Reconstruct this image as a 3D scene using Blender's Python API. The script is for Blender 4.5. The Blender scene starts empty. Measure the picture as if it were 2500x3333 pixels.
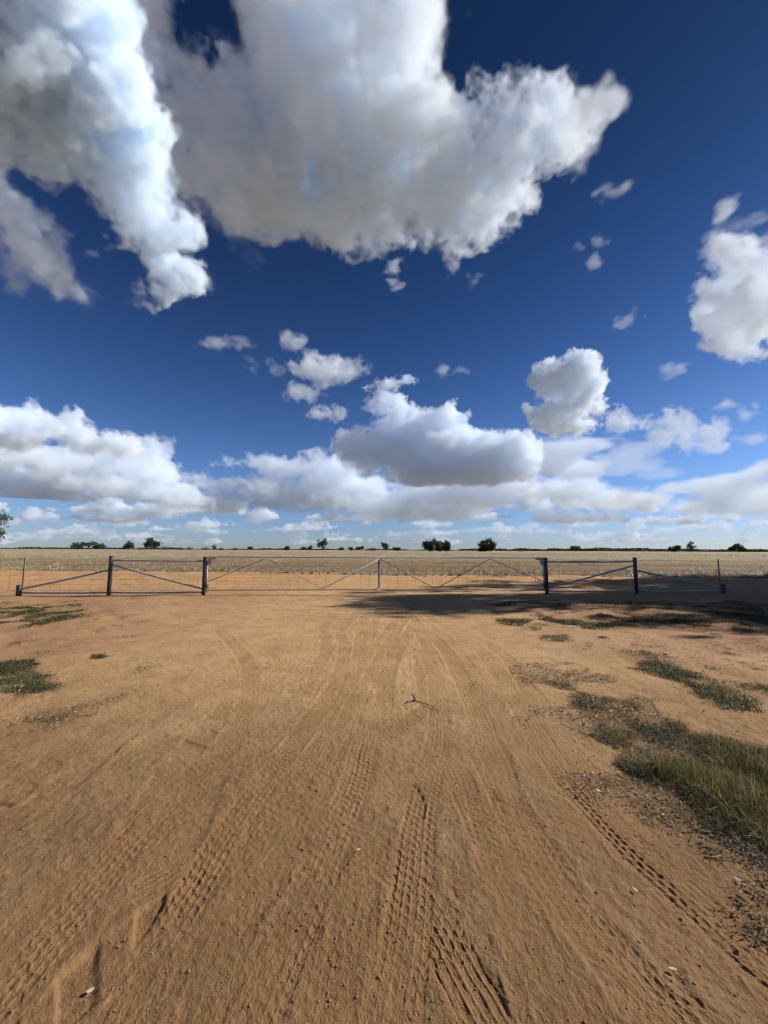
import bpy, bmesh, math, random, time
import numpy as np
from mathutils import Vector, Matrix
R = math.radians
T0 = time.perf_counter()
def lap(s): print('LAP %-28s %.1f' % (s, time.perf_counter() - T0), flush=True)
scene = bpy.context.scene
COL = scene.collection

# ---------------------------------------------------------------- camera, sky, sun, exposure
W0, H0, FPX = 2500.0, 3333.0, 1256.0
CAM_H = 1.55
PITCH, ROLL = R(5.62), R(0.25)
cam_d = bpy.data.cameras.new('camera')
cam = bpy.data.objects.new('camera', cam_d)
COL.objects.link(cam)
scene.camera = cam
cam_d.sensor_fit = 'VERTICAL'
cam_d.sensor_height = 36.0
cam_d.lens = 36.0 * FPX / H0
cam_d.clip_start, cam_d.clip_end = 0.05, 60000.0
CAM_R = Matrix.Rotation(R(90) + PITCH, 3, 'X') @ Matrix.Rotation(ROLL, 3, 'Z')
CAM_P = Vector((0, 0, CAM_H))
cam.matrix_world = Matrix.Translation(CAM_P) @ CAM_R.to_4x4()
CR = np.array(CAM_R)
CP = np.array(CAM_P)

def ray(px, py):
    d = CR @ np.array(((px - W0 / 2) / FPX, -(py - H0 / 2) / FPX, -1.0))
    return d / np.linalg.norm(d)
def ground_at(px, py, z=0.0):
    d = ray(px, py)
    t = (z - CAM_H) / d[2]
    return CP + d * t
def at_y(px, py, y):
    d = ray(px, py)
    return CP + d * (y / d[1])

SUN_AZ, SUN_EL = R(78), R(31)          # azimuth clockwise from the view direction (+Y), elevation
SUN_DIR = Vector((math.sin(SUN_AZ) * math.cos(SUN_EL), math.cos(SUN_AZ) * math.cos(SUN_EL), math.sin(SUN_EL)))
sun_d = bpy.data.lights.new('sun', 'SUN')
sun_d.energy, sun_d.angle, sun_d.color = 5.0, R(0.53), (1.0, 0.955, 0.89)
sun = bpy.data.objects.new('sun', sun_d)
COL.objects.link(sun)
sun.rotation_euler = SUN_DIR.to_track_quat('Z', 'Y').to_euler()
sun.location = SUN_DIR * 50

world = bpy.data.worlds.new('World')
scene.world = world
world.use_nodes = True
wt = world.node_tree
wt.nodes.clear()
wo = wt.nodes.new('ShaderNodeOutputWorld')
wb = wt.nodes.new('ShaderNodeBackground')
sky = wt.nodes.new('ShaderNodeTexSky')
sky.sky_type = 'NISHITA'
sky.sun_disc = False
sky.sun_elevation, sky.sun_rotation = SUN_EL, SUN_AZ
sky.altitude, sky.air_density, sky.dust_density, sky.ozone_density = 200, 1.0, 0.3, 3.0
# deep polarised blue overhead, paler towards the horizon: the sky colour is graded by elevation
tc = wt.nodes.new('ShaderNodeTexCoord')
sx = wt.nodes.new('ShaderNodeSeparateXYZ')
wt.links.new(tc.outputs['Generated'], sx.inputs[0])
rp = wt.nodes.new('ShaderNodeValToRGB')
SKY_GRADE = [(0.0, (.54, .66, 1.24)), (0.08, (.56, .68, 1.18)), (0.18, (.54, .70, 1.02)), (0.28, (.40, .56, .84)), (0.40, (.28, .43, .68)), (0.55, (.17, .30, .51)), (0.70, (.11, .215, .36)), (0.85, (.075, .155, .26))]
while len(rp.color_ramp.elements) < len(SKY_GRADE): rp.color_ramp.elements.new(0.5)
for e, (p, c) in zip(rp.color_ramp.elements, SKY_GRADE): e.position, e.color = p, (*c, 1)
rp.color_ramp.interpolation = 'B_SPLINE'
wt.links.new(sx.outputs[2], rp.inputs[0])
mu = wt.nodes.new('ShaderNodeMix')
mu.data_type, mu.blend_type = 'RGBA', 'MULTIPLY'
mu.inputs['Factor'].default_value = 1.0
wt.links.new(sky.outputs[0], mu.inputs['A'])
wt.links.new(rp.outputs[0], mu.inputs['B'])
wt.links.new(mu.outputs['Result'], wb.inputs['Color'])
wb.inputs['Strength'].default_value = 0.07
wt.links.new(wb.outputs[0], wo.inputs['Surface'])

scene.view_settings.view_transform = 'Standard'
scene.view_settings.look = 'None'
scene.view_settings.exposure = 0.62
scene.view_settings.gamma = 1.0
scene.render.engine = 'CYCLES'
cy = scene.cycles
cy.max_bounces, cy.diffuse_bounces, cy.glossy_bounces, cy.transmission_bounces = 13, 2, 2, 2
cy.volume_bounces, cy.transparent_max_bounces = 11, 8
cy.volume_step_rate, cy.volume_max_steps = 1.7, 512
cy.use_adaptive_sampling, cy.adaptive_threshold, cy.adaptive_min_samples = True, 0.035, 16
cy.use_denoising = True
cy.pixel_filter_type, cy.filter_width = 'BLACKMAN_HARRIS', 1.15
cy.denoiser = 'OPENIMAGEDENOISE'
cy.denoising_prefilter = 'FAST'
cy.sample_clamp_indirect = 4.0

# ---------------------------------------------------------------- generic helpers
def new_mat(name):
    m = bpy.data.materials.new(name)
    m.use_nodes = True
    m.node_tree.nodes.clear()
    o = m.node_tree.nodes.new('ShaderNodeOutputMaterial')
    return m, m.node_tree, o
def N(nt, typ, **kw):
    n = nt.nodes.new(typ)
    for k, v in kw.items(): setattr(n, k, v)
    return n
def L(nt, a, b): nt.links.new(a, b)
def tag(o, label=None, cat=None, group=None, kind=None):
    if label: o['label'] = label
    if cat: o['category'] = cat
    if group: o['group'] = group
    if kind: o['kind'] = kind
    return o

# ---------------------------------------------------------------- clouds: real volumes of scattering vapour
def noise3(shape, period, rng, off=True):
    """smooth random field on a regular grid, cubic B-spline over a random lattice; period in voxels (per axis or scalar)"""
    per = (period,) * 3 if np.isscalar(period) else period
    mats, ls = [], []
    for n, p in zip(shape, per):
        l = int(n / p) + 5
        x = np.arange(n) / p + 1.0 + (rng.random() if off else 0)
        i = x.astype(int); t = x - i
        M = np.zeros((n, l), np.float32)
        r = np.arange(n)
        M[r, i - 1] = (1 - t) ** 3 / 6
        M[r, i] = (3 * t ** 3 - 6 * t ** 2 + 4) / 6
        M[r, i + 1] = (-3 * t ** 3 + 3 * t ** 2 + 3 * t + 1) / 6
        M[r, i + 2] = t ** 3 / 6
        mats.append(M); ls.append(l)
    lat = rng.uniform(-1, 1, ls).astype(np.float32) * 2.0
    a = np.tensordot(mats[0], lat, (1, 0))
    a = np.einsum('yl,xlk->xyk', mats[1], a, optimize=True)
    return a @ mats[2].T

def cloud_material(name, density, aniso=0.0, color=(1, 1, 1)):
    m, nt, o = new_mat(name)
    v = N(nt, 'ShaderNodeVolumePrincipled')
    v.inputs['Color'].default_value = (*color, 1)
    v.inputs['Density'].default_value = density
    v.inputs['Density Attribute'].default_value = 'density'
    v.inputs['Anisotropy'].default_value = aniso
    L(nt, v.outputs[0], o.inputs['Volume'])
    return m

def volume_modifier(o, mn, mx, res, mat):
    ng = bpy.data.node_groups.new(o.name + '_vapour', 'GeometryNodeTree')
    ng.interface.new_socket('Geometry', in_out='INPUT', socket_type='NodeSocketGeometry')
    ng.interface.new_socket('Geometry', in_out='OUTPUT', socket_type='NodeSocketGeometry')
    gi, go = N(ng, 'NodeGroupInput'), N(ng, 'NodeGroupOutput')
    vc = N(ng, 'GeometryNodeVolumeCube')
    vc.inputs['Min'].default_value, vc.inputs['Max'].default_value = mn, mx
    for k, a in enumerate('XYZ'): vc.inputs['Resolution ' + a].default_value = res[k]
    pos = N(ng, 'GeometryNodeInputPosition')
    sep = N(ng, 'ShaderNodeSeparateXYZ')
    L(ng, pos.outputs[0], sep.inputs[0])
    idx = []
    for k in range(3):
        mr = N(ng, 'ShaderNodeMapRange', clamp=False)
        mr.inputs[1].default_value, mr.inputs[2].default_value = mn[k], mx[k]
        mr.inputs[3].default_value, mr.inputs[4].default_value = 0, res[k] - 1
        L(ng, sep.outputs[k], mr.inputs[0])
        fi = N(ng, 'FunctionNodeFloatToInt', rounding_mode='ROUND')
        L(ng, mr.outputs[0], fi.inputs[0])
        idx.append(fi.outputs[0])
    def im(op, a, b):
        n = N(ng, 'FunctionNodeIntegerMath', operation=op)
        L(ng, a, n.inputs[0])
        if isinstance(b, int): n.inputs[1].default_value = b
        else: L(ng, b, n.inputs[1])
        return n.outputs[0]
    i = im('ADD', im('MULTIPLY', im('ADD', im('MULTIPLY', idx[0], res[1]), idx[1]), res[2]), idx[2])
    na = N(ng, 'GeometryNodeInputNamedAttribute', data_type='FLOAT')
    na.inputs['Name'].default_value = 'rho'
    si = N(ng, 'GeometryNodeSampleIndex', data_type='FLOAT', domain='POINT', clamp=True)
    L(ng, gi.outputs[0], si.inputs['Geometry'])
    L(ng, na.outputs[0], si.inputs['Value'])
    L(ng, i, si.inputs['Index'])
    L(ng, si.outputs[0], vc.inputs['Density'])
    sm = N(ng, 'GeometryNodeSetMaterial')
    sm.inputs['Material'].default_value = mat
    L(ng, vc.outputs[0], sm.inputs['Geometry'])
    L(ng, sm.outputs[0], go.inputs[0])
    md = o.modifiers.new('vapour', 'NODES')
    md.node_group = ng

def make_cloud(label, blobs, dist, vox, seed, octaves, edge=8.0, rough=1.0, dens=1.0, aniso=0.0, depth=0.8,
               base=None, color=(.91, .955, 1), stretch=(1, 1, 1), warp=0.0, billow=0.5, tau=0.06, name='cloud', group=None, soft=0.0, k=8.0, holes=(), puffs=0, grow=1.0, zpow=2.0, mottle=0.0):
    """blobs: (x, y, rx, ry, angle, depth offset, depth radius) in pixels of a 2500 wide view, put on a plane facing
    the viewer `dist` metres away; vox: voxel size in the same pixels; tau: extinction per pixel length"""
    rng = np.random.default_rng(seed)
    B = [tuple(b) + (0, 0, 0)[len(b) - 4:] if len(b) < 7 else tuple(b) for b in blobs]
    B = [(x, y, rx * grow, ry * grow, a, dz, rz) for x, y, rx, ry, a, dz, rz in B]
    core = list(B)
    for level in range(puffs):                         # heaps on heaps: smaller billows budding from the larger ones
        buds = []
        for (x, y, rx, ry, a, dz, rz) in core:
            r = math.sqrt(rx * ry)
            if r < 12: continue
            for i in range(7 if level == 0 else 5):
                t = rng.uniform(-math.pi, math.pi)
                if math.sin(t) > 0.35: t = -t           # mostly sideways and upwards (image y runs down)
                zz = rng.uniform(-0.9, 0.25)            # mostly on the near side
                cx = math.sqrt(max(0.05, 1 - zz * zz)) * 0.86
                px_, py_ = rx * cx * math.cos(t), ry * cx * math.sin(t)
                q = rng.uniform(0.3, 0.52) * min(r, 1.3 * ry)
                ca, sa = math.cos(R(a)), math.sin(R(a))
                buds.append((x + px_ * ca - py_ * sa, y + px_ * sa + py_ * ca, q * 1.1, q, 0, dz + zz * depth * r, q))
        B += buds
        core = buds
    x0 = min(b[0] - max(b[2], b[3]) for b in B); x1 = max(b[0] + max(b[2], b[3]) for b in B)
    y0 = min(b[1] - max(b[2], b[3]) for b in B); y1 = max(b[1] + max(b[2], b[3]) for b in B)
    w = ray((x0 + x1) / 2, (y0 + y1) / 2)
    u = np.cross(w, (0, 0, 1.0)); u /= np.linalg.norm(u)
    v = np.cross(u, w)
    s = dist / FPX                                     # metres per pixel in this plane (on the axis)
    def uv(px, py):
        r = ray(px, py)
        return np.array((r @ u, r @ v)) / (r @ w) * FPX
    E = []
    for (bx, by, rx, ry, ang, dz, rz) in B:
        c = uv(bx, by)
        a, b_ = math.cos(R(ang)), math.sin(R(ang))
        ax = uv(bx + rx * a, by + rx * b_) - c
        ay = uv(bx - ry * b_, by + ry * a) - c
        M = np.linalg.inv(np.array((ax, ay)).T)
        ru, rv = math.hypot(ax[0], ay[0]), math.hypot(ax[1], ay[1])
        rr = rz or depth * math.sqrt(rx * ry)
        E.append((c, M, ru, rv, dz, rr, min(np.hypot(*ax), np.hypot(*ay), rr * 1.3)))
    pad = edge + 0.6 * octaves[0][0] * rough
    lo = np.array((min(e[0][0] - e[2] for e in E), min(e[0][1] - e[3] for e in E), min(e[4] - e[5] for e in E))) - pad
    hi = np.array((max(e[0][0] + e[2] for e in E), max(e[0][1] + e[3] for e in E), max(e[4] + e[5] for e in E))) + pad
    res = np.ceil((hi - lo) / vox).astype(int) + 1
    hi = lo + (res - 1) * vox
    gx, gy, gz = [np.linspace(lo[i], hi[i], res[i], dtype=np.float32) for i in range(3)]
    shape = tuple(res)
    if warp:
        wx = noise3(shape, warp * 2.2 / vox, rng) * warp * 0.55
        wy = noise3(shape, warp * 2.2 / vox, rng) * warp * 0.55
    f = np.full(shape, -1e3, np.float32)
    for (c, M, ru, rv, dz, rr, rm) in E:
        m = pad + (warp if warp else 0)
        ia, ib = np.searchsorted(gx, (c[0] - ru - m, c[0] + ru + m))
        ja, jb = np.searchsorted(gy, (c[1] - rv - m, c[1] + rv + m))
        ka, kb = np.searchsorted(gz, (dz - rr - m, dz + rr + m))
        X = gx[ia:ib, None, None] - c[0]; Y = gy[None, ja:jb, None] - c[1]
        if warp:
            X = X + wx[ia:ib, ja:jb, ka:kb]; Y = Y + wy[ia:ib, ja:jb, ka:kb]
        q = np.sqrt((M[0, 0] * X + M[0, 1] * Y) ** 2 + (M[1, 0] * X + M[1, 1] * Y) ** 2
                    + np.abs((gz[None, None, ka:kb] - dz) / rr) ** zpow)
        g = (1 - q) * rm
        sub = f[ia:ib, ja:jb, ka:kb]
        h = np.clip(0.5 + 0.5 * (g - sub) / k, 0, 1)
        sub[...] = sub * (1 - h) + g * h + k * h * (1 - h)
    for (bx, by, rx, ry, ang) in holes:                 # gaps one sees the sky through
        c = uv(bx, by)
        a, b_ = math.cos(R(ang)), math.sin(R(ang))
        ax = uv(bx + rx * a, by + rx * b_) - c
        ay = uv(bx - ry * b_, by + ry * a) - c
        M = np.linalg.inv(np.array((ax, ay)).T)
        X = gx[:, None, None] - c[0]; Y = gy[None, :, None] - c[1]
        if warp:
            X = X + wx * 1.5; Y = Y + wy * 1.5
        q = np.sqrt((M[0, 0] * X + M[0, 1] * Y) ** 2 + (M[1, 0] * X + M[1, 1] * Y) ** 2)
        f = np.minimum(f, (q - 1) * min(np.hypot(*ax), np.hypot(*ay)))
    for (per, amp) in octaves:
        p = tuple(max(1.6, per * st / vox) for st in stretch)
        n = noise3(shape, p, rng)
        if billow: n = n * (1 - billow) + billow * (1.1 - 3.2 * np.abs(n))
        f += n * (amp * rough)
    if base is not None:                                # a flat underside
        by, bs = base
        bl = uv((x0 + x1) / 2, by)[1]
        f = np.minimum(f, (gy[None, :, None] - bl) * bs + 9 * noise3(shape, tuple(max(1.6, p / vox) for p in (70, 200, 50)), rng) + 4 * noise3(shape, max(1.6, 18 / vox), rng))
    d = np.clip(f / edge, 0, 1)
    d = d * d * (3 - 2 * d)
    if soft: d *= np.clip(0.25 + f / soft, 0.25, 1)
    if mottle:                                          # patchy vapour: thin and thick places inside
        n = sum(noise3(shape, tuple(max(1.6, p * st / vox) for st in stretch), rng) * a for p, a in ((70, .5), (32, .7), (15, .8), (8, .7)))
        d *= np.clip(1 - mottle + mottle * 1.5 * n + np.clip(f / 160, 0, mottle), 0.12, 1.3)
    for ax in range(3):                                 # nothing may touch the box's faces
        n = shape[ax]; r = np.minimum(np.arange(n), np.arange(n)[::-1]).astype(np.float32)
        sh = [1, 1, 1]; sh[ax] = n
        d *= np.clip((r - 0.5) / 3, 0, 1).reshape(sh)
    d[d < 0.004] = 0
    me = bpy.data.meshes.new(name)
    me.vertices.add(d.size)
    at = me.attributes.new('rho', 'FLOAT', 'POINT')
    at.data.foreach_set('value', np.ascontiguousarray(d, np.float32).ravel())
    o = bpy.data.objects.new(name, me)
    COL.objects.link(o)
    Mx = Matrix(((u[0], v[0], -w[0]), (u[1], v[1], -w[1]), (u[2], v[2], -w[2]))).to_4x4()
    # local z points back to the viewer
    d3 = np.ascontiguousarray(d[:, :, ::-1], np.float32)
    at.data.foreach_set('value', d3.ravel())
    ctr = CP + w * dist
    o.matrix_world = Matrix.Translation(ctr) @ Mx @ Matrix.Scale(s, 4)
    mn = (float(lo[0]), float(lo[1]), float(-hi[2])); mx = (float(hi[0]), float(hi[1]), float(-lo[2]))
    mat = cloud_material('cloud_vapour', tau * dens / s, aniso, color)
    volume_modifier(o, mn, mx, [int(r) for r in res], mat)
    tag(o, label, 'cloud', group, 'stuff')
    lap('cloud %s %.1fM vox' % (shape, d.size / 1e6))
    return o

SUNNY = 'white cloud'
HEAP = [(70, 9), (34, 9), (17, 7.5), (9, 6), (5, 4.2)]
HUGE = [(220, 22), (110, 24), (55, 22), (27, 18), (14, 13), (8, 9)]
WISP = [(60, 22), (30, 18), (14, 13), (7, 8)]
SMALL = [(40, 14), (20, 14), (10, 10), (6, 6)]
BANK = [(80, 9), (38, 9), (19, 8), (10, 6.5), (6, 4.5)]

make_cloud('long bright band of cloud slanting down from the upper left corner',
    [(0,100,300,300),(170,60,200,210),(30,390,180,150),(150,330,270,170,55),(310,490,280,115,58),(455,690,210,85,62),(555,840,110,62,66),(575,905,60,48),(520,945,45,32)],
    1500, 3.9, 11, HUGE, edge=9, puffs=1, color=(.85, .925, 1), warp=34, depth=0.45, zpow=4, grow=1.13, mottle=0.6, tau=0.068, billow=0.45, holes=[(560,560,60,16,58)])
make_cloud('huge white and grey cloud spread across the top of the sky',
    [(440,60,210,130,50),(400,200,200,230),(560,430,150,130),(640,560,110,90),(560,230,170,120,60),(720,430,250,160,60),(850,280,210,250),(880,560,240,190),(760,590,140,110,40),(1010,180,260,275),(1150,520,330,250),(1350,540,230,190),
     (1210,690,120,85),(1540,590,150,140),(1460,690,130,90),(1190,60,100,150),(1700,430,115,125),(1690,330,74,85),(880,655,115,75),(1080,655,100,80),(1795,470,70,72),(1180,770,55,36)],
    3000, 3.9, 12, HUGE, edge=9, puffs=1, color=(.90, .95, 1), warp=34, depth=0.55, grow=1.04, mottle=0.6, tau=0.068, billow=0.45,
    holes=[(690,20,95,140,-12),(760,120,34,110,-16),(1000,615,36,78,12),(1375,200,20,90,8)])
make_cloud('ragged upright strip of thin cloud at the top right of the huge cloud',
    [(1395,60,45,120,4),(1440,200,40,90,8),(1455,290,38,50,0),(1380,160,30,60,0)], 2900, 3.6, 31, WISP, edge=24, warp=26, depth=0.8, tau=0.045, billow=0.0, grow=1.2, color=(.94, .97, 1))
make_cloud('torn wisps trailing off the right end of the huge cloud',
    [(1900,360,80,60,-40),(1970,320,60,50,-30),(1900,480,40,80,20),(1850,420,50,60)], 3000, 3.6, 13, WISP, edge=26, warp=30, depth=0.6, tau=0.05, billow=0.0, grow=1.35)
make_cloud('thin grey veil hanging under the gap between the two big clouds',
    [(740,720,90,60,40),(800,820,70,35,30),(700,680,60,70,0)], 3000, 4, 14, WISP, edge=40, warp=30, depth=0.5, tau=0.016, billow=0.0, grow=1.2)
make_cloud('ragged cloud low at the left edge below the slanting band',
    [(20,700,130,90,50),(110,800,150,85,52),(210,880,80,50,45),(40,850,110,50,30),(270,950,40,18,40)], 3200, 4, 15, HUGE[1:], edge=22, warp=35, depth=0.5, tau=0.064, billow=0.4, grow=1.15, mottle=0.6)
make_cloud('tall heaped cloud at the right edge',
    [(2385,850,70,65),(2440,930,85,80),(2400,1040,110,85),(2480,990,90,110),(2390,1130,75,35),(2320,1050,45,55),(2360,950,60,70)], 4000, 3.4, 16, HEAP, edge=5, warp=14, depth=0.8, tau=0.072, puffs=2, billow=0.75)
make_cloud('upright block of heaped cloud standing alone',
    [(1850,1235,80,55),(1880,1195,42,32),(1800,1250,55,55),(1915,1270,35,45),(1850,1310,85,45),(1790,1360,75,42),(1838,1385,72,24),(1750,1360,35,30)], 6000, 2.6, 17, HEAP, edge=3, warp=10, depth=0.8, tau=0.260, puffs=2, billow=0.8)
make_cloud('small flat cloud beside the upright block of cloud',
    [(2022,1372,66,20),(2012,1358,38,22)], 6500, 3.2, 18, SMALL, edge=5, depth=0.8, tau=0.11, billow=0.6, warp=8)
make_cloud('pair of joined puffs over the right half of the horizon',
    [(2200,1390,50,42),(2155,1425,40,26),(2310,1405,55,45),(2265,1400,30,25),(2325,1450,42,30),(2220,1440,25,30)], 6500, 2.6, 19, HEAP[1:], edge=3, depth=0.8, tau=0.065, puffs=2, billow=0.7, warp=12)
make_cloud('broad white puff with a ragged top left of the middle',
    [(1060,1195,95,38),(1000,1200,55,33),(1120,1210,55,38),(1070,1240,45,22),(1020,1165,35,22)], 6000, 3.2, 20, SMALL, edge=10, grow=1.15, depth=0.7, tau=0.07, billow=0.5, warp=14)
make_cloud('small puff just under the broad ragged one', [(965,1275,45,24,10),(1010,1288,38,17)], 6200, 3.2, 21, SMALL, edge=10, grow=1.15, depth=0.7, tau=0.06, billow=0.4, warp=10)
make_cloud('small puff above the broad ragged one', [(965,1112,42,20,10),(935,1098,22,18)], 6000, 3.2, 22, SMALL, edge=11, grow=1.2, depth=0.7, tau=0.05, billow=0.4, warp=10)
make_cloud('torn pale scraps left of the broad ragged puff', [(880,1175,50,18,-35),(830,1185,36,16,30),(870,1205,40,14)], 6000, 3.2, 23, SMALL, edge=12, depth=0.7, tau=0.035, billow=0.1, warp=14)
make_cloud('small low puff with two lobes over the cloud bank', [(1065,1350,50,18),(1100,1350,30,20),(1025,1340,20,18)], 7000, 3.2, 24, SMALL, edge=5, depth=0.7, tau=0.08, billow=0.5, warp=8)
make_cloud('long thin streak of cloud left of the middle', [(700,1120,70,10,5),(735,1113,36,11)], 6000, 3.2, 25, SMALL, edge=12, grow=1.35, depth=0.7, tau=0.04, billow=0.2, warp=8)
for i, (lb, bl, tau) in enumerate([
    ('small bright puff hanging below the huge cloud', [(1258,908,36,22,20),(1290,872,24,18)], 0.05),
    ('faint tuft below the huge cloud', [(1475,865,20,32,10)], 0.035),
    ('tiny round tuft below the huge cloud', [(1560,903,18,17)], 0.045),
    ('tiny faint fleck right of the huge cloud', [(2005,616,28,11,-20)], 0.035),
    ('tiny slanting fleck in the open blue right of the middle', [(2042,1040,28,15,-20)], 0.045),
    ('faint ragged scrap in the open blue', [(1930,865,26,20,-45),(1945,800,18,13),(1880,812,12,11)], 0.03),
    ('slanting scrap above the pair of puffs', [(2165,1200,42,13,-32),(2140,1230,20,13)], 0.045),
    ('two flecks over the middle of the bank', [(1445,1200,30,13),(1510,1200,13,11)], 0.04),
    ('faint fleck beside the slanting band', [(315,880,22,20,40),(310,825,20,15)], 0.02),
    ('faint fleck at the foot of the slanting band', [(680,915,24,17,30)], 0.025),
    ('tiny lens of cloud above the left bank', [(540,1465,32,9,5)], 0.05),
    ('slanting scrap near the right edge', [(2360,690,20,30,25)], 0.045),
    ('streaks above the heaped cloud at the right edge', [(2400,735,55,8,-28),(2460,715,55,9,-25),(2480,800,40,16,-20)], 0.03),
    ('small scrap left of the heaped cloud at the right edge', [(2250,960,22,16,-40),(2290,925,26,9,0)], 0.035),
    ('tiny puff right of the pair of puffs', [(2365,1310,20,10,-20)], 0.05),
    ('two tiny specks near the right edge', [(2415,1355,13,9,-40),(2468,1325,13,12)], 0.045),
    ('tiny flat fleck near the right edge above the bank', [(2450,1438,32,8,0)], 0.05),
    ('short thin streak above the left bank top', [(1010,1475,28,9,0),(870,1485,25,5),(940,1490,20,5)], 0.05)]):
    make_cloud(lb, bl, 6000, 2.8, 40 + i, SMALL, edge=13, depth=0.8, tau=tau * 1.2, billow=0.0, warp=16, grow=1.12, stretch=(1.3, .8, 1))
# the bank along the horizon
make_cloud('sloping bank of cloud at the left with a grey underside',
    [(50,1375,110,45),(-40,1380,90,60),(190,1395,75,40),(230,1385,40,30),(290,1440,90,38,10),(390,1450,70,32,10),(70,1425,90,30)], 7000, 2.8, 60, BANK, color=(.88, .935, 1), edge=4, depth=1.1, tau=0.207, puffs=2, k=2.5, billow=0.7, warp=10)
make_cloud('long middle layer of the left bank',
    [(150,1495,260,38,8),(420,1520,150,45,12),(490,1490,60,40),(530,1540,45,38),(300,1560,190,38,14),(520,1600,90,30,20),(600,1610,60,22,20)], 9000, 2.8, 61, BANK, color=(.88, .935, 1), edge=5, depth=1.1, tau=0.151, puffs=2, k=2.5, billow=0.7, warp=10)
make_cloud('bright heap low at the left edge',
    [(40,1560,80,38),(-40,1560,80,50),(150,1590,90,38),(230,1600,60,28),(100,1610,180,22),(270,1615,50,16)], 10000, 3.0, 62, BANK[1:], color=(.88, .935, 1), edge=4, depth=0.9, tau=0.377, puffs=2, k=2.5, billow=0.8, base=(1624, 1.0), warp=8)
make_cloud('towering heap in the middle of the bank',
    [(1255,1320,40,40),(1290,1390,60,60),(1420,1370,80,45),(1482,1352,38,34),(1350,1400,90,50),(1165,1455,70,40),(1210,1470,100,60),(1330,1480,130,60),(1480,1460,140,60),
     (1620,1480,140,60),(1560,1520,170,55),(1400,1540,180,40),(1260,1245,45,20,-15),(1300,1238,36,16,-20)], 8000, 2.8, 63, BANK, color=(.88, .935, 1), edge=5, depth=0.9, tau=0.207, puffs=2, k=2.5, billow=0.75, base=(1585, 0.8), warp=12)
make_cloud('smooth flat layer reaching right from the towering heap',
    [(1780,1470,160,42,4),(1900,1450,120,34,0),(1830,1520,150,42),(1960,1490,60,28),(1700,1450,100,36),(2010,1480,30,14)], 9500, 3.2, 64, WISP, color=(.88, .935, 1), edge=14, depth=1.2, tau=0.102, billow=0.1, stretch=(2.2, 1, 2), warp=10)
make_cloud('loose streaky patches right of the flat layer',
    [(2060,1480,70,20,-8),(2000,1520,60,18),(2100,1450,50,15,-20),(2080,1520,60,10,-4),(2180,1540,50,12,-10)], 9500, 3.2, 65, WISP, edge=12, depth=0.8, tau=0.05, billow=0.1, stretch=(2, 1, 2), warp=12)
make_cloud('heaps under the towering cloud',
    [(1500,1610,190,45),(1700,1590,130,45),(1840,1590,110,38),(1930,1620,90,30),(1600,1570,120,40),(1420,1650,140,36),(1260,1640,150,46),(1120,1600,130,45)], 10500, 3.0, 66, BANK, color=(.88, .935, 1), edge=4, depth=1.0, tau=0.151, puffs=2, k=2.5, billow=0.75, base=(1690, 0.5), warp=10)
make_cloud('low tumbled bank left of the middle',
    [(1060,1530,150,38),(950,1530,110,32),(1100,1580,160,40),(880,1590,170,36),(760,1580,140,30),(1000,1620,200,36),(700,1630,160,30),(820,1510,90,20),(640,1560,90,20)], 10000, 3.0, 67, BANK, color=(.88, .935, 1), edge=5, depth=1.0, tau=0.132, puffs=2, k=2.5, billow=0.7, base=(1665, 0.5), warp=10)
make_cloud('wide grey bank at the right edge',
    [(2480,1530,170,40,-14),(2320,1570,160,32,-8),(2420,1600,200,50),(2200,1590,130,26,-6),(2520,1640,160,50),(2100,1630,150,38),(2250,1650,200,34),(2560,1500,100,34,-15)], 9000, 3.2, 68, [(90, 14), (44, 12), (21, 10), (10, 7), (6, 4)], color=(.88, .935, 1), edge=12, depth=1.2, tau=0.085, billow=0.45, stretch=(1.8, 1, 1.8), warp=12)
FAR = [(60, 5), (28, 5.5), (13, 5), (7, 3.6)]
def strip(label, seed, dist, rows, tau):
    rng = np.random.default_rng(seed)
    B = []
    for y, n, w, h in rows:
        for i in range(n):
            x = -80 + 2660 * (i + rng.uniform(-.45, .45)) / max(1, n - 1)
            ww = w * rng.uniform(.35, 1.3); yy = y + rng.uniform(-10, 10)
            B.append((x, yy, ww, h * 0.42, 0))
            for k in range(rng.integers(2, 6)):         # small heads standing on the flat layer
                r = h * rng.uniform(.45, 1.15)
                B.append((x + rng.uniform(-.75, .75) * ww, yy - r * rng.uniform(.2, .7), r * rng.uniform(1.0, 1.9), r, 0))
    make_cloud(label, B, dist, 2.6, seed, FAR, edge=3, color=(.88, .935, 1), depth=0.9, tau=tau, billow=0.7, k=2, stretch=(1.4, 0.9, 1.4), warp=6)
strip('upper layers of far cloud strung along above the horizon', 69, 13000, [(1650, 10, 105, 24), (1684, 13, 85, 22)], 0.34)
strip('lowest far layers of small heaped clouds just above the horizon', 70, 18000, [(1712, 17, 66, 15), (1736, 21, 55, 10), (1755, 24, 52, 7)], 0.30)

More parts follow.
